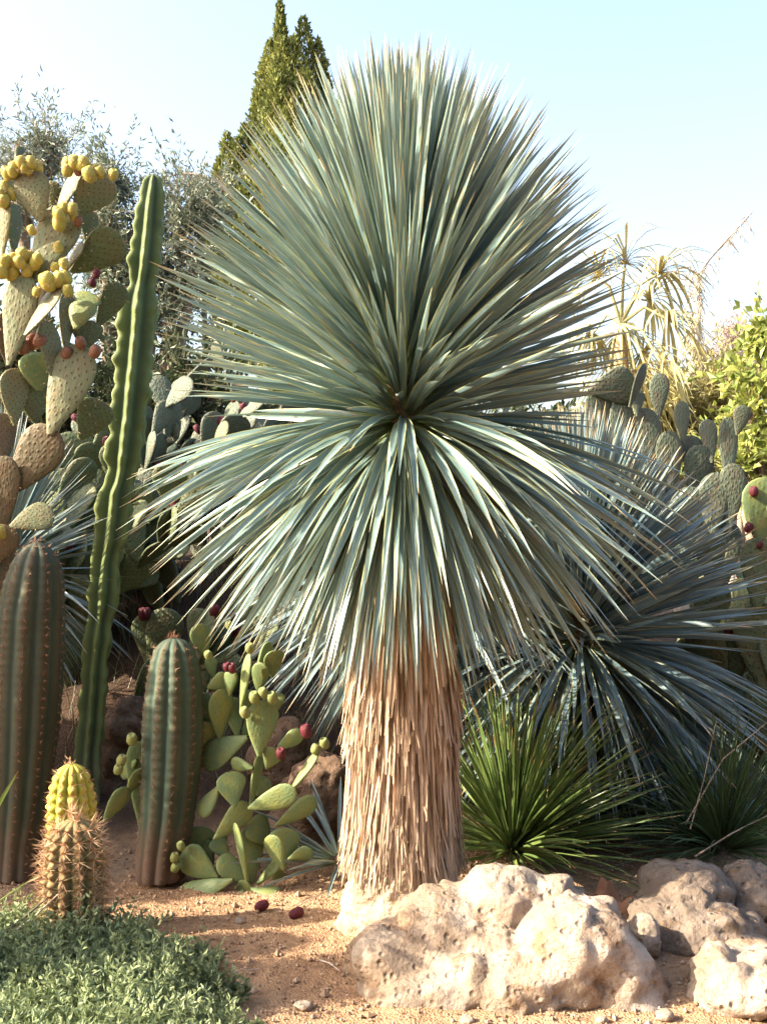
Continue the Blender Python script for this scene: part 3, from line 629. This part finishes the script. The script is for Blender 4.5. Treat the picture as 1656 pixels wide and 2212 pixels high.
op = opuntia('prickly_pear', 'smooth spineless prickly pear with sprawling lower pads next to the blue-green column cactus', (525, 1965), 4.42, pads, fr, M_PADC, 0)

def grow_pear(name, label, u, v, d, h, n, mat, nf=6, fm=None, group=None, spread=.5, seed=0, pw=.2, pl=.32, spines=0, gz=None):
    rr = random.Random(seed); b = P(u, v, d); g = float(G(b.x, b.y)) if gz is None else gz; root = thing(name, label, 'cactus', (b.x, b.y, g), group)
    b = Vector((b.x, b.y, g-.03)); tips = []
    def one(p, dirv, sc, lv):
        t = p+dirv*pl*sc; add_pad(root, p, t, pw*sc*rr.uniform(.85, 1.15), .045*sc, rr.uniform(-70, 70), mat, spines); tips.append((t, dirv, sc, lv, p)); return t
    for k in range(5):
        a = rr.uniform(0, 6.28); one(b+Vector((rr.uniform(-.3, .3), rr.uniform(-.2, .2), 0)), Vector((math.cos(a)*.4, math.sin(a)*.4, 1)).normalized(), 1.05, 0)
    while len(tips) < n:
        t, dv, sc, lv, p = rr.choice(tips)
        if t.z-g > h: continue
        nd = (dv+Vector((rr.uniform(-1, 1)*spread*2, rr.uniform(-1, 1)*spread*1.4, rr.uniform(-.1, .8)))).normalized()
        if nd.z < -.1: continue
        st = p.lerp(t, rr.uniform(.78, .97)); one(st, nd, max(.7, sc*rr.uniform(.9, 1.02)), lv+1)
    for k in range(nf):
        t, dv, sc, lv, p = rr.choice(tips[len(tips)//3:]); fruit(root, t+Vector((rr.uniform(-.04, .04), -.02, 0)), dv+Vector((0, -.3, .2)), .075, .05, fm or M_FRR)
    return root

low = 'shaded prickly pears crowding the bank'
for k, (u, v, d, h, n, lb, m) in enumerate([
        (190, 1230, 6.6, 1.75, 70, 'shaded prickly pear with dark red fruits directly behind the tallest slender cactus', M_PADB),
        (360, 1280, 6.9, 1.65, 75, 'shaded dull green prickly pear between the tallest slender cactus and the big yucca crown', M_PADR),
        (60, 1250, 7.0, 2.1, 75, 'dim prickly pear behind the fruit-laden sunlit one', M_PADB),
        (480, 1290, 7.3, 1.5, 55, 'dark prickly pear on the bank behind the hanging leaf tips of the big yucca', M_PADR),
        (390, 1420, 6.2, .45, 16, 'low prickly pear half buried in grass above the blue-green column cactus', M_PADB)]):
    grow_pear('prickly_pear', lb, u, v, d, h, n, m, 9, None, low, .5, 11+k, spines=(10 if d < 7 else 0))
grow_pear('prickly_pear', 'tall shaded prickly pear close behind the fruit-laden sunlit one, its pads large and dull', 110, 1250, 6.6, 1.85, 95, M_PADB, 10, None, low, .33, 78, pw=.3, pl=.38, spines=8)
right_p = 'prickly pears beyond the shorter yucca'
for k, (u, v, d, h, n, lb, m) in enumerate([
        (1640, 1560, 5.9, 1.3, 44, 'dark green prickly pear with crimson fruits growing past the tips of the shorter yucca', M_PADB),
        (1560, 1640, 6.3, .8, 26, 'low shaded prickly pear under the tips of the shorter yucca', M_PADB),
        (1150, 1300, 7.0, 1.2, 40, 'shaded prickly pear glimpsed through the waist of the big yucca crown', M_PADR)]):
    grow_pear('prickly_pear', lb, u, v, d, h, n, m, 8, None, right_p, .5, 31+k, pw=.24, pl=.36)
mmr = {'C': M_PADC}
pads = [(1270, 845, 1372, 828, 82, 10), (1358, 880, 1392, 785, 40, 60), (1375, 900, 1377, 840, 30, 20), (1422, 905, 1424, 805, 42, 10), (1475, 960, 1470, 865, 34, 15), (1490, 1010, 1485, 940, 60, 20), (1535, 1000, 1527, 905, 40, 10), (1570, 1060, 1572, 900, 46, 20), (1590, 940, 1606, 875, 40, 15),
        (1500, 1100, 1510, 960, 70, 20), (1575, 1150, 1580, 1000, 60, 10), (1540, 1160, 1545, 1020, 70, 10), (1300, 1000, 1290, 840, 70, 20), (1400, 1030, 1390, 880, 70, 15), (1450, 1080, 1440, 930, 60, 15), (1350, 1020, 1340, 860, 60, 20), (1480, 1200, 1490, 1050, 80, 10), (1560, 1280, 1560, 1120, 80, 10), (1400, 1150, 1400, 1000, 80, 10), (1320, 1130, 1320, 980, 80, 10), (1360, 1290, 1370, 1120, 90, 10), (1500, 1330, 1500, 1170, 90, 10)]
opuntia('prickly_pear', 'grey-green prickly pear whose oval pads stand up behind the shorter yucca', (1440, 1330), 6.6, pads, [], M_PADR)
pads = [(1640, 1180, 1650, 1030, 90, 20, 0, 'C'), (1690, 1200, 1700, 1050, 110, 0, 0, 'C'), (1630, 1320, 1645, 1160, 90, 20), (1690, 1330, 1690, 1180, 110, 10), (1640, 1480, 1640, 1300, 110, 10), (1700, 1500, 1700, 1320, 110, 10), (1660, 1650, 1660, 1460, 110, 10)]
opuntia('prickly_pear', 'prickly pear with two crimson fruits in the sun below the yellow-green tree', (1660, 1650), 5.6, pads, [(1627, 1062, 20, M_FRR), (1616, 1140, 20, M_FRR), (1640, 1178, 14, M_FRR)], M_PADB, matmap=mmr)

# ------------------------------------------------------------------ ground cover
def ground_cover():
    N = 5200; x = RNG.uniform(-1.6, -.28, N*3); y = RNG.uniform(2.7, 3.86, N*3)
    u = CU+x*F/y; lim = np.interp(y, [2.7, 3.2, 3.35, 3.55, 3.7, 3.86], [-.33, -.42, -.46, -.56, -.70, -.86])+.05*np.sin(y*23)+.03*np.sin(y*51)
    k = (x < lim); x, y, lim = x[k][:N], y[k][:N], lim[k][:N]; N = len(x)
    edge = np.clip((lim-x)/.18, .12, 1)*np.clip((3.9-y)/.2, .3, 1)
    H = (.11+.09*np.array([noise.noise((a*5, b*5, 0)) for a, b in zip(x, y)])+RNG.uniform(-.04, .045, N))*edge+.03
    tall = RNG.random(N) < .04; H[tall] += RNG.uniform(.02, .09, int(tall.sum()))
    M = 12; t = RNG.uniform(.05, 1, (N, M))**.6; lean = RNG.normal(0, .25, (N, 2))
    px = x[:, None]+lean[:, :1]*t*H[:, None]; py = y[:, None]+lean[:, 1:]*t*H[:, None]; pz = t*H[:, None]
    az = RNG.uniform(0, 6.28, (N, M)); el = RNG.uniform(.2, 1.2, (N, M)); d = sph(az, el).reshape(-1, 3)
    v, f, ld = petals(np.stack([px, py, pz], -1).reshape(-1, 3), d, RNG.uniform(.015, .031, N*M), .0098, np.repeat(RNG.random(N), M)*.7+RNG.random(N*M)*.3, .1)
    o = single('ground_cover', v, f, foliage('ground_cover_leaf', (.14, .19, .105), (.28, .325, .15), .55, .3), (-.9, 3.3, 0), ld=ld, label='low mat of small grey-green leafy shoots covering the soil', kind='stuff', smooth=False)
ground_cover()

# ------------------------------------------------------------------ small loose things
M_TWIG = simple('twig', (.22, .16, .12), (.38, .31, .25), 20, .9, .1, .3, 60)
def stick(label, pts, r, mat=M_TWIG, name='dry_stick', cat='stick'):
    w = [np.array(p) for p in pts]; n = 9; q = np.linspace(0, len(w)-1, n); c = np.array([[np.interp(a, range(len(w)), [p[i] for p in w]) for i in range(3)] for a in q])
    v, f = tube(c, np.linspace(r, r*.45, n), 6); single(name, v, f, mat, tuple(c[0]), label=label, cat=cat)
def pg(u, v, z=0.012):
    d = CH*F/(v-CV); p = P(u, v, d); p.z = z+float(G(p.x, p.y)); return p
stick('dark dry stick slanting up from the ground cover beside the spiny brown cactus', [P(-20, 2040, 3.55), P(50, 1985, 3.58), P(108, 1935, 3.62)], .006, simple('dark_twig', (.05, .035, .03), (.10, .07, .05), 20))
stick('pale dry stick slanting beside the dark one', [P(0, 2035, 3.54), P(70, 1985, 3.57), P(128, 1930, 3.6)], .005, M_PALEBARK)
V_, D_ = blades([P(-70, 1860, 3.9), P(-60, 1990, 3.75)], [P(46, 1655, 3.85)-P(-70, 1860, 3.9), P(80, 1890, 3.85)-P(-60, 1990, 3.75)], [.39, .29], .022, [.0, .08], [.4, .2], .2, S=8)
ar = thing('agave', 'stiff pale green agave whose leaf tips reach past the spiny brown cactus', 'agave', (-1.62, 3.86, 0))
for i in range(2): part('leaf', V_[i], blade_faces(8), M_GREEN, ar, ld=D_[i])
n_ = 16; a_ = RNG.uniform(1.2, 5.4, n_); V_, D_ = blades(np.array([(-1.62, 3.86, .03)]*n_), sph(a_, RNG.uniform(.25, 1.25, n_)), RNG.uniform(.35, .55, n_), .026, RNG.uniform(0, .15, n_), RNG.normal(0, .4, n_), .2, S=8)
for i in range(n_): part('leaf', V_[i], blade_faces(8), M_GREEN, ar, ld=D_[i])
def dry_leaf(label, u, v, d, s, z=None, tilt=.3):
    p = P(u, v, d); n = 8; V, Fc = [], []
    for i in range(n+1):
        t = i/n; w = math.sin(math.pi*min(1, t*.97+.02))**.7*.33
        for j in (-1, -.5, 0, .5, 1):
            lob = 1+.45*math.sin(t*16+j); V.append((p.x+(t-.5)*s+.05*s*j, p.y+j*w*s*.6*lob, p.z+j*w*s*tilt*lob+.28*s*abs(j)*math.sin(t*5+1)+.10*s*math.sin(t*9)))
    for i in range(n):
        for j in range(4): a = i*5+j; Fc.append((a, a+1, a+6, a+5))
    single('dry_leaf', V, np.array(Fc), simple('dry_leaf_brown', (.24, .11, .06), (.34, .17, .09), 12, .8, .2, .5, 30), tuple(p), label=label, cat='leaf')
dry_leaf('curled brown dead leaf caught among the green grass-like blades', 1330, 1945, 4.1, .16, tilt=.8)
dry_leaf('small orange dead leaf below the shorter yucca', 1532, 1665, 4.9, .06, tilt=1.2)
for lb, u, v in (('fallen dark red fruit on the soil near the pale trunk base', 640, 1985), ('fallen purple fruit on the soil under the spineless prickly pear', 565, 1968)):
    p = pg(u, v, .02); rt = thing('fallen_fruit', lb, 'fruit', (p.x, p.y, 0)); fruit(rt, p, (1, .6, .25), .055, .04, M_FRR)
for k, (a, b_, lb) in enumerate([((470, 2120), (560, 2100), 'thin dry straw on the shaded soil in front of the ground cover edge'), ((690, 2080), (735, 2105), 'thin dry straw lying near the left end of the largest boulder'), ((640, 1968), (700, 1940), 'dry straw leaning against the pale trunk base')]):
    stick(lb, [pg(*a), pg((a[0]+b_[0])/2, (a[1]+b_[1])/2, .02), pg(*b_)], .0028, M_PALEBARK, 'straw', 'straw')
stick('long dry brown stalk rising in front of the dark rushes', [P(1500, 1850, 4.5), P(1580, 1800, 4.5), P(1700, 1740, 4.6)], .005, M_TWIG, 'dry_stalk', 'stalk')
stick('thin dry stalk crossing the tips of the shorter yucca', [P(1480, 1780, 4.55), P(1560, 1640, 4.55), P(1680, 1540, 4.6)], .004, M_TWIG, 'dry_stalk', 'stalk')
stick('upright dry stalk between the shorter yucca and the rushes', [P(1490, 1790, 4.5), P(1520, 1680, 4.5), P(1545, 1560, 4.5)], .003, M_TWIG, 'dry_stalk', 'stalk')

# grass on the shaded bank
def bank_grass():
    n = 1500; x = RNG.uniform(-2.4, -.2, n); y = RNG.uniform(5.7, 7.4, n); o = np.stack([x, y, G(x, y)], 1); d = sph(RNG.uniform(0, 6.28, n), RNG.uniform(.5, 1.5, n))
    V, D = blades(o, d, RNG.uniform(.08, .3, n), RNG.uniform(.003, .006, n), RNG.uniform(.1, 1.2, n), 0, 0, S=4)
    f = (blade_faces(4)[None]+(np.arange(n)*15)[:, None, None]).reshape(-1, 4)
    single('bank_grass', V, f, blade_mat('weedy_grass', (.06, .11, .03), (.22, .16, .09), (.1, .1, .05), (.1, .13, .05), (.3, .22, .12), edge_amt=.1), (-1.3, 6.5, 0), ld=D, label='straggly weeds and dry grass on the shaded bank', kind='stuff')
bank_grass()

# ------------------------------------------------------------------ trees behind
def cypress(label, spires, d, n, mats, foot_v=1150, group=None, leaf=.055):
    p0 = P(spires[0][0], foot_v, d); g = float(G(p0.x, p0.y)); root = thing('cypress_tree', label, 'tree', (p0.x, p0.y, g), group)
    top = P(spires[0][0], spires[0][1], d); v, f = tube([(p0.x, p0.y, g-.2), ((p0.x+top.x)/2, p0.y, (g+top.z)/2), (top.x, top.y, top.z-.3)], [.16, .10, .02], 8); part('trunk', v, f, M_BARK, root)
    Vs, Fs, Ls, off = [], [], [], 0
    tot = sum(s[3] for s in spires)
    for (u, v_, rmax, ln, dy) in spires:
        m = int(n*ln/tot); ap = P(u, v_, d+dy); h = ln*d/F; rm = rmax*d/F
        t = RNG.random(m)**.75; r = rm*np.minimum(1, (t*ln/105))**.7*RNG.uniform(.55, 1.08, m); az = RNG.uniform(0, 6.283, m)
        lob = 1+.25*np.sin(az*3+t*9+u)*np.sin(t*23+u*.3)
        p = np.stack([ap.x+np.cos(az)*r*lob, ap.y+np.sin(az)*r*lob, ap.z-t*h], 1)
        dr = nrm(np.stack([np.cos(az)*.55, np.sin(az)*.55, np.full(m, 1.0)], 1)+.35*RNG.normal(size=(m, 3)))
        cl = .5+.5*np.array([noise.noise((a*3.1, b*3.1, c*3.1)) for a, b, c in p])
        a, b, c = petals(p, dr, leaf*RNG.uniform(.6, 1.5, m), leaf*.55, np.clip(cl+RNG.normal(0, .18, m), 0, 1)); Vs.append(a); Fs.append(b+off); Ls.append(c); off += len(a)
    part('crown', np.concatenate(Vs), np.concatenate(Fs), mats, root, ld=np.concatenate(Ls), kind=None, smooth=False)
    return root
M_CYP = foliage('cypress_leaf', (.085, .11, .03), (.21, .22, .055), .65, .2, .2)
cypress('dark green cypress with several pointed tops rising behind the big yucca crown', [
    (605, 5, 16, 130, 0), (655, 38, 30, 240, .1), (608, 80, 32, 300, -.15), (582, 88, 26, 320, 0), (632, 80, 36, 330, -.1), (686, 85, 24, 330, .1), (572, 125, 26, 330, .05), (556, 200, 30, 300, 0), (600, 160, 40, 420, -.3), (660, 150, 42, 450, -.25), (700, 130, 20, 330, .1),
    (622, 230, 50, 520, -.45), (528, 270, 26, 330, -.1), (490, 285, 20, 300, -.1), (510, 300, 26, 320, -.2), (472, 345, 20, 260, -.15), (560, 310, 46, 480, -.4), (690, 260, 40, 450, -.3), (640, 330, 70, 500, -.5), (500, 380, 45, 380, -.3), (462, 400, 18, 260, 0)], 13.5, 75000, M_CYP)
cypress('small cypress top peeping out beside the taller cypress and the yucca tips', [(742, 170, 16, 260, 0), (735, 200, 18, 260, .1), (752, 205, 14, 260, .1)], 17, 5000, foliage('cypress_far', (.06, .09, .04), (.13, .15, .06), .65, .2, .2))

def tree(name, label, u, foot_v, d, blobs, ntw, nleaf, leaf, lw, mat, bark=M_BARK, droop=0.0, tw=.35, cat='tree', trunk_r=.1, gz=None, group=None):
    """trunk and limbs to each foliage mass (u, v, ru, rv, rd), twigs inside it and leaves along the twigs"""
    p0 = P(u, foot_v, d); g = float(G(p0.x, p0.y)) if gz is None else gz; p0 = np.array((p0.x, p0.y, g-.15)); root = thing(name, label, cat, (p0[0], p0[1], g), group); T = []; LP, LDr = [], []
    for (bu, bv, ru, rv, rd) in blobs:
        c = np.array(P(bu, bv, d)); rad = np.array([ru*d/F, rd, rv*d/F]); lo = c-np.array([0, 0, rad[2]*.7]); mid = (p0+lo)/2+RNG.normal(0, .1, 3)
        T.append(tube([p0, mid, lo, c], [trunk_r, trunk_r*.7, trunk_r*.35, trunk_r*.12], 6))
        for k in range(ntw):
            q = nrm(RNG.normal(size=3))*RNG.random()**.45; e = c+q*rad; s = c+q*rad*RNG.uniform(.05, .55)+np.array([0, 0, -.2*rad[2]]); m = (s+e)/2+RNG.normal(0, .06, 3)
            dv = nrm(e-s+RNG.normal(0, .1, 3)-np.array([0, 0, droop])); e2 = e+dv*tw*RNG.uniform(.5, 1.2)-np.array([0, 0, droop*tw])
            T.append(tube([s, m, e, e2], [.006*trunk_r/.1, .004*trunk_r/.1, .002, .001], 3))
            t = RNG.uniform(0, 1, nleaf); path = np.array([m, e, e2]); LP.append(np.stack([np.interp(t, [0, .5, 1], path[:, i]) for i in range(3)], 1)+RNG.normal(0, .012, (nleaf, 3)))
            LDr.append(nrm(dv+RNG.normal(0, .7, (nleaf, 3))-np.array([0, 0, droop*.6])))
    v, f = join(T); part('trunk', v, f, bark, root)
    lp, ld_ = np.concatenate(LP), np.concatenate(LDr); m = len(lp)
    v, f, l = petals(lp, ld_, leaf*RNG.uniform(.6, 1.3, m), lw, None, .15); part('crown', v, f, mat, root, ld=l, smooth=False)
    return root
M_OLIVE = foliage('olive_leaf', (.13, .16, .12), (.30, .34, .26), .4, .2, .5)
M_OLIVE2 = foliage('olive_leaf_dark', (.10, .13, .085), (.25, .29, .20), .4, .2, .5)
tree('olive_tree', 'grey-leaved olive behind the fruit-laden prickly pear', 60, 1150, 10.5, [(40, 360, 75, 50, .4), (110, 330, 45, 40, .4), (60, 430, 90, 60, .5), (-40, 400, 90, 80, .5)], 75, 32, .065, .017, M_OLIVE, tw=.55)
tree('olive_tree', 'grey-leaved olive in the gap either side of the tallest slender cactus', 300, 1180, 10, [(235, 400, 50, 50, .4), (230, 480, 60, 70, .5), (390, 500, 75, 90, .5), (240, 580, 70, 70, .5), (400, 610, 80, 70, .5), (300, 560, 80, 120, .5), (330, 680, 110, 70, .5), (440, 450, 45, 60, .4)], 80, 34, .065, .018, M_OLIVE2, tw=.55)
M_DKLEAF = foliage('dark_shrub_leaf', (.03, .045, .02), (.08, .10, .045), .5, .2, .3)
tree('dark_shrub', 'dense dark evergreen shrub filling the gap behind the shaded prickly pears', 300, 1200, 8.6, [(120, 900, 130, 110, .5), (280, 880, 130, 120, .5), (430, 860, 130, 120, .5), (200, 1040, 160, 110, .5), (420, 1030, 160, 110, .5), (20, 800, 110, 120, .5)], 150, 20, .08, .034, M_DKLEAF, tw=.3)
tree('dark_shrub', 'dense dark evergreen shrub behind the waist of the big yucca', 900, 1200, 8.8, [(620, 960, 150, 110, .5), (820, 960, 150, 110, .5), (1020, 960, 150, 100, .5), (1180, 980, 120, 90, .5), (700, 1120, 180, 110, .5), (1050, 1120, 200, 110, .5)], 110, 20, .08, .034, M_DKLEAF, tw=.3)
def pods():
    root = tree('bare_tree', 'thin leafless branch with dangling dry pods arching beside the tallest slender cactus', 470, 1180, 11, [(430, 420, 20, 15, .2)], 6, 4, .06, .02, M_OLIVE2, trunk_r=.05)
    T = []
    for k in range(22):
        a = P(480-118*k/21, 395-22*math.sin(k/21*2.6)+random.uniform(-4, 4), 11); b = a+Vector((random.uniform(-.08, .08), 0, -random.uniform(.08, .32))); T.append(tube([a, (a+b)/2+Vector((.02, 0, 0)), b], [.006, .012, .004], 4))
    T.append(tube([P(500, 420, 11), P(470, 393, 11), P(420, 376, 11), P(380, 376, 11), P(358, 388, 11)], [.03, .022, .016, .012, .006], 5)); v, f = join(T); part('branch', v, f, M_BARK, root)
pods()

# right-hand background
tree('leafy_tree', 'yellow-green broad-leaved tree in full sun behind the crimson-fruited prickly pear', 1690, 1200, 8.2, [(1640, 740, 26, 40, .3), (1620, 850, 48, 60, .4), (1690, 800, 70, 90, .5), (1640, 930, 55, 55, .4), (1600, 1000, 60, 60, .4), (1680, 1010, 80, 80, .5)], 34, 13, .085, .05, foliage('broad_leaf', (.14, .20, .04), (.32, .33, .08), .5, .35, .4), trunk_r=.06)
tree('flowering_tree', 'hazy pinkish feathery tree far behind the weeping tree', 1580, 1100, 15, [(1578, 730, 40, 45, .5), (1560, 800, 60, 60, .6), (1610, 800, 60, 60, .6)], 120, 14, .07, .014, foliage('pinkish_leaf', (.34, .27, .20), (.52, .40, .36), .6, .3), M_PALEBARK, trunk_r=.08)
tree('olive_tree', 'sunlit tangle of straw-green shrubs at the foot of the weeping tree', 1500, 1160, 9.5, [(1470, 880, 70, 70, .5), (1560, 860, 60, 90, .5), (1400, 900, 60, 80, .5), (1560, 960, 80, 80, .5), (1480, 1000, 90, 80, .5), (1350, 940, 60, 90, .5), (1600, 1040, 80, 70, .5)], 110, 18, .085, .022, foliage('straw_leaf', (.30, .28, .10), (.50, .44, .20), .6, .3), M_PALEBARK)
def weeping():
    d = 10.0; p = P(1395, 1160, d); root = thing('weeping_tree', 'thin weeping tree with trailing pale strands and one bare slanting branch', 'tree', (p.x, p.y, float(G(p.x, p.y))))
    T = [tube([P(1395, 1175, d), P(1400, 950, d), P(1450, 880, d), P(1490, 830, d), P(1503, 740, d), P(1506, 660, d), P(1503, 590, d)], [.10, .085, .06, .05, .04, .03, .022], 7),
         tube([P(1503, 600, d), P(1530, 560, d), P(1580, 505, d), P(1626, 455, d)], [.02, .016, .012, .005], 5), tube([P(1503, 600, d), P(1490, 575, d), P(1465, 580, d), P(1440, 595, d)], [.018, .012, .009, .004], 5),
         tube([P(1500, 780, d), P(1530, 755, d), P(1560, 770, d), P(1585, 800, d)], [.03, .02, .014, .006], 5), tube([P(1470, 860, d), P(1520, 830, d), P(1560, 850, d)], [.03, .02, .008], 5)]
    v, f = join(T); part('trunk', v, f, M_PALEBARK, root); LP, DR, T = [], [], []
    src = [(1503+random.uniform(-14, 12), random.uniform(590, 800), 60) for _ in range(110)]+[(random.uniform(1505, 1590), random.uniform(760, 850), 210) for _ in range(150)]+[(random.uniform(1430, 1500), random.uniform(840, 900), 170) for _ in range(70)]+[(1626-random.random()*120, 0, 30) for _ in range(26)]+[(1440+random.random()*60, 585, 34) for _ in range(14)]
    for (u, v_, ln) in src:
        if v_ == 0: v_ = 455+(1626-u)*1.2
        a = P(u, v_, d+random.uniform(-.3, .3)); l = ln*d/F*random.uniform(.4, 1.2); b = a+Vector((random.uniform(-.12, .12), 0, -l)); T.append(tube([a, (a+b)/2, b], [.006, .005, .003], 3)); m = max(4, int(l*34))
        t = RNG.random(m)[:, None]; LP.append(np.array(a)*(1-t)+np.array(b)*t); DR.append(np.array([0, 0, -1])+RNG.normal(0, .6, (m, 3)))
    v, f = join(T); part('strands', v, f, M_PALEBARK, root, kind='stuff'); lp = np.concatenate(LP); m = len(lp)
    v, f, l = petals(lp, np.concatenate(DR), .06, .012); part('crown', v, f, foliage('weeping_leaf', (.30, .31, .22), (.52, .50, .36), .6, .3), root, ld=l, smooth=False)
weeping()
def palm():
    d = 9.2; p = P(1335, 1160, d); root = thing('palm_tree', 'sunlit palm with drooping dry fan fronds behind the grey-green prickly pear', 'tree', (p.x, p.y, float(G(p.x, p.y))))
    v, f = tube([(p.x, p.y, float(G(p.x, p.y))-.2), tuple(P(1338, 900, d)), tuple(P(1340, 830, d)), tuple(P(1340, 720, d))], [.09, .09, .08, .04], 14, wob=.15); part('trunk', v, f, simple('palm_skirt', (.38, .24, .12), (.58, .42, .24), 12, .9, .1, .8, 30), root)
    m_ = blade_mat('palm_blade', (.42, .38, .16), (.56, .50, .26), (.45, .36, .16), (.6, .5, .25), (.6, .46, .26), rough=.6, trans=.2, edge_amt=.2)
    heads = [(1425, 590, 1), (1440, 690, .9), (1350, 570, .2), (1290, 600, -1), (1430, 790, .8), (1390, 760, .6), (1340, 720, 0), (1400, 650, .7), (1280, 720, -1), (1410, 840, .7), (1370, 800, .4), (1360, 850, .3), (1310, 830, -.3), (1385, 880, .4), (1345, 890, 0), (1325, 780, -.2)]
    for (u, v_, sx) in heads:
        c = np.array(P(u, v_, d+random.uniform(-.3, .2))); s = np.array(P(1340, 700, d)); n = 26
        pv, pf = tube([s, (s+c)/2+np.array([0, 0, .12]), c], [.02, .014, .01], 5)
        a = np.linspace(-1.9, 1.9, n)+RNG.normal(0, .05, n); ax = nrm(c-s); sd = nrm(np.cross(ax, [0, .6, 1.0])); dr = ax[None]*np.cos(a)[:, None]+sd[None]*np.sin(a)[:, None]
        V, D = blades(np.repeat(c[None], n, 0), dr, RNG.uniform(.35, .65, n), .026, RNG.uniform(1.2, 3.2, n), 0, 0, S=5, bend=.9); bf = (blade_faces(5)[None]+(np.arange(n)*18)[:, None, None]).reshape(-1, 4)
        vv = np.concatenate([pv, V.reshape(-1, 3)]); ll = np.concatenate([np.full((len(pv), 3), .3), D.reshape(-1, 3)]); part('frond', vv, np.concatenate([pf, bf+len(pv)]), m_, root, ld=ll)
palm()

# unseen shrubs added left of the view to cast shade across the bed
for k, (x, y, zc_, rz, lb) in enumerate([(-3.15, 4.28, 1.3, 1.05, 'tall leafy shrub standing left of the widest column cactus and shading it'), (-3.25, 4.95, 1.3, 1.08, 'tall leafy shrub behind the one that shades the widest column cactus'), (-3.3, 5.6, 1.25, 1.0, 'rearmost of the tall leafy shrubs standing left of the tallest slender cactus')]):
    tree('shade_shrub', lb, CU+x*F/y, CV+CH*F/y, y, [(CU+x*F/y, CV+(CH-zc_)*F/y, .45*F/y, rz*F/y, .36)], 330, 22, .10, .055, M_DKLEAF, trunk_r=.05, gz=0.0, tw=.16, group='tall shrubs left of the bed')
x, y = -1.8, 3.24  # unseen shrub added to throw shade on the near soil
tree('shade_shrub', 'bushy shrub beyond the ground cover that shades the front of the bed', CU+x*F/y, CV+CH*F/y, y, [(CU+x*F/y, CV+(CH-.8)*F/y, 150, 400, .19)], 300, 16, .05, .02, M_OLIVE2, trunk_r=.03, gz=0.0, tw=.12)

# belt of unseen evergreens added behind the camera to cut the sky light
for k, (x, y, h) in enumerate([(-4.5, -6.5, 6.5), (-1.2, -6.0, 7.5), (2.2, -6.3, 7.0), (5.4, -5.4, 6.8), (8.0, -2.5, 6.0)]):
    yy = 6.0; uu = lambda q: CU+q*F/yy
    root = thing('evergreen_tree', ['broad evergreen, first of the belt facing the big yucca', 'tallest broad evergreen of the belt facing the big yucca', 'broad evergreen opposite the largest boulder', 'broad evergreen at the bend of the belt', 'lowest broad evergreen at the far end of the belt'][k], 'tree', (x, y, 0), 'belt of evergreens facing the bed')
    v, f = tube([(x, y, -.2), (x+.1, y, h*.4), (x, y, h*.85)], [.22, .16, .04], 8); part('trunk', v, f, M_BARK, root)
    n = 5200; q = nrm(RNG.normal(size=(n, 3)))*(RNG.random(n)**.35)[:, None]*(1+.2*RNG.random((n, 1))); p = np.array([x, y, h*.54])+q*np.array([2.0, 1.3, h*.48]); p[:, 2] = np.maximum(p[:, 2], .1)
    v, f, l = petals(p, q+RNG.normal(0, .5, (n, 3)), .42, .24); part('crown', v, f, M_DKLEAF, root, ld=l, smooth=False)
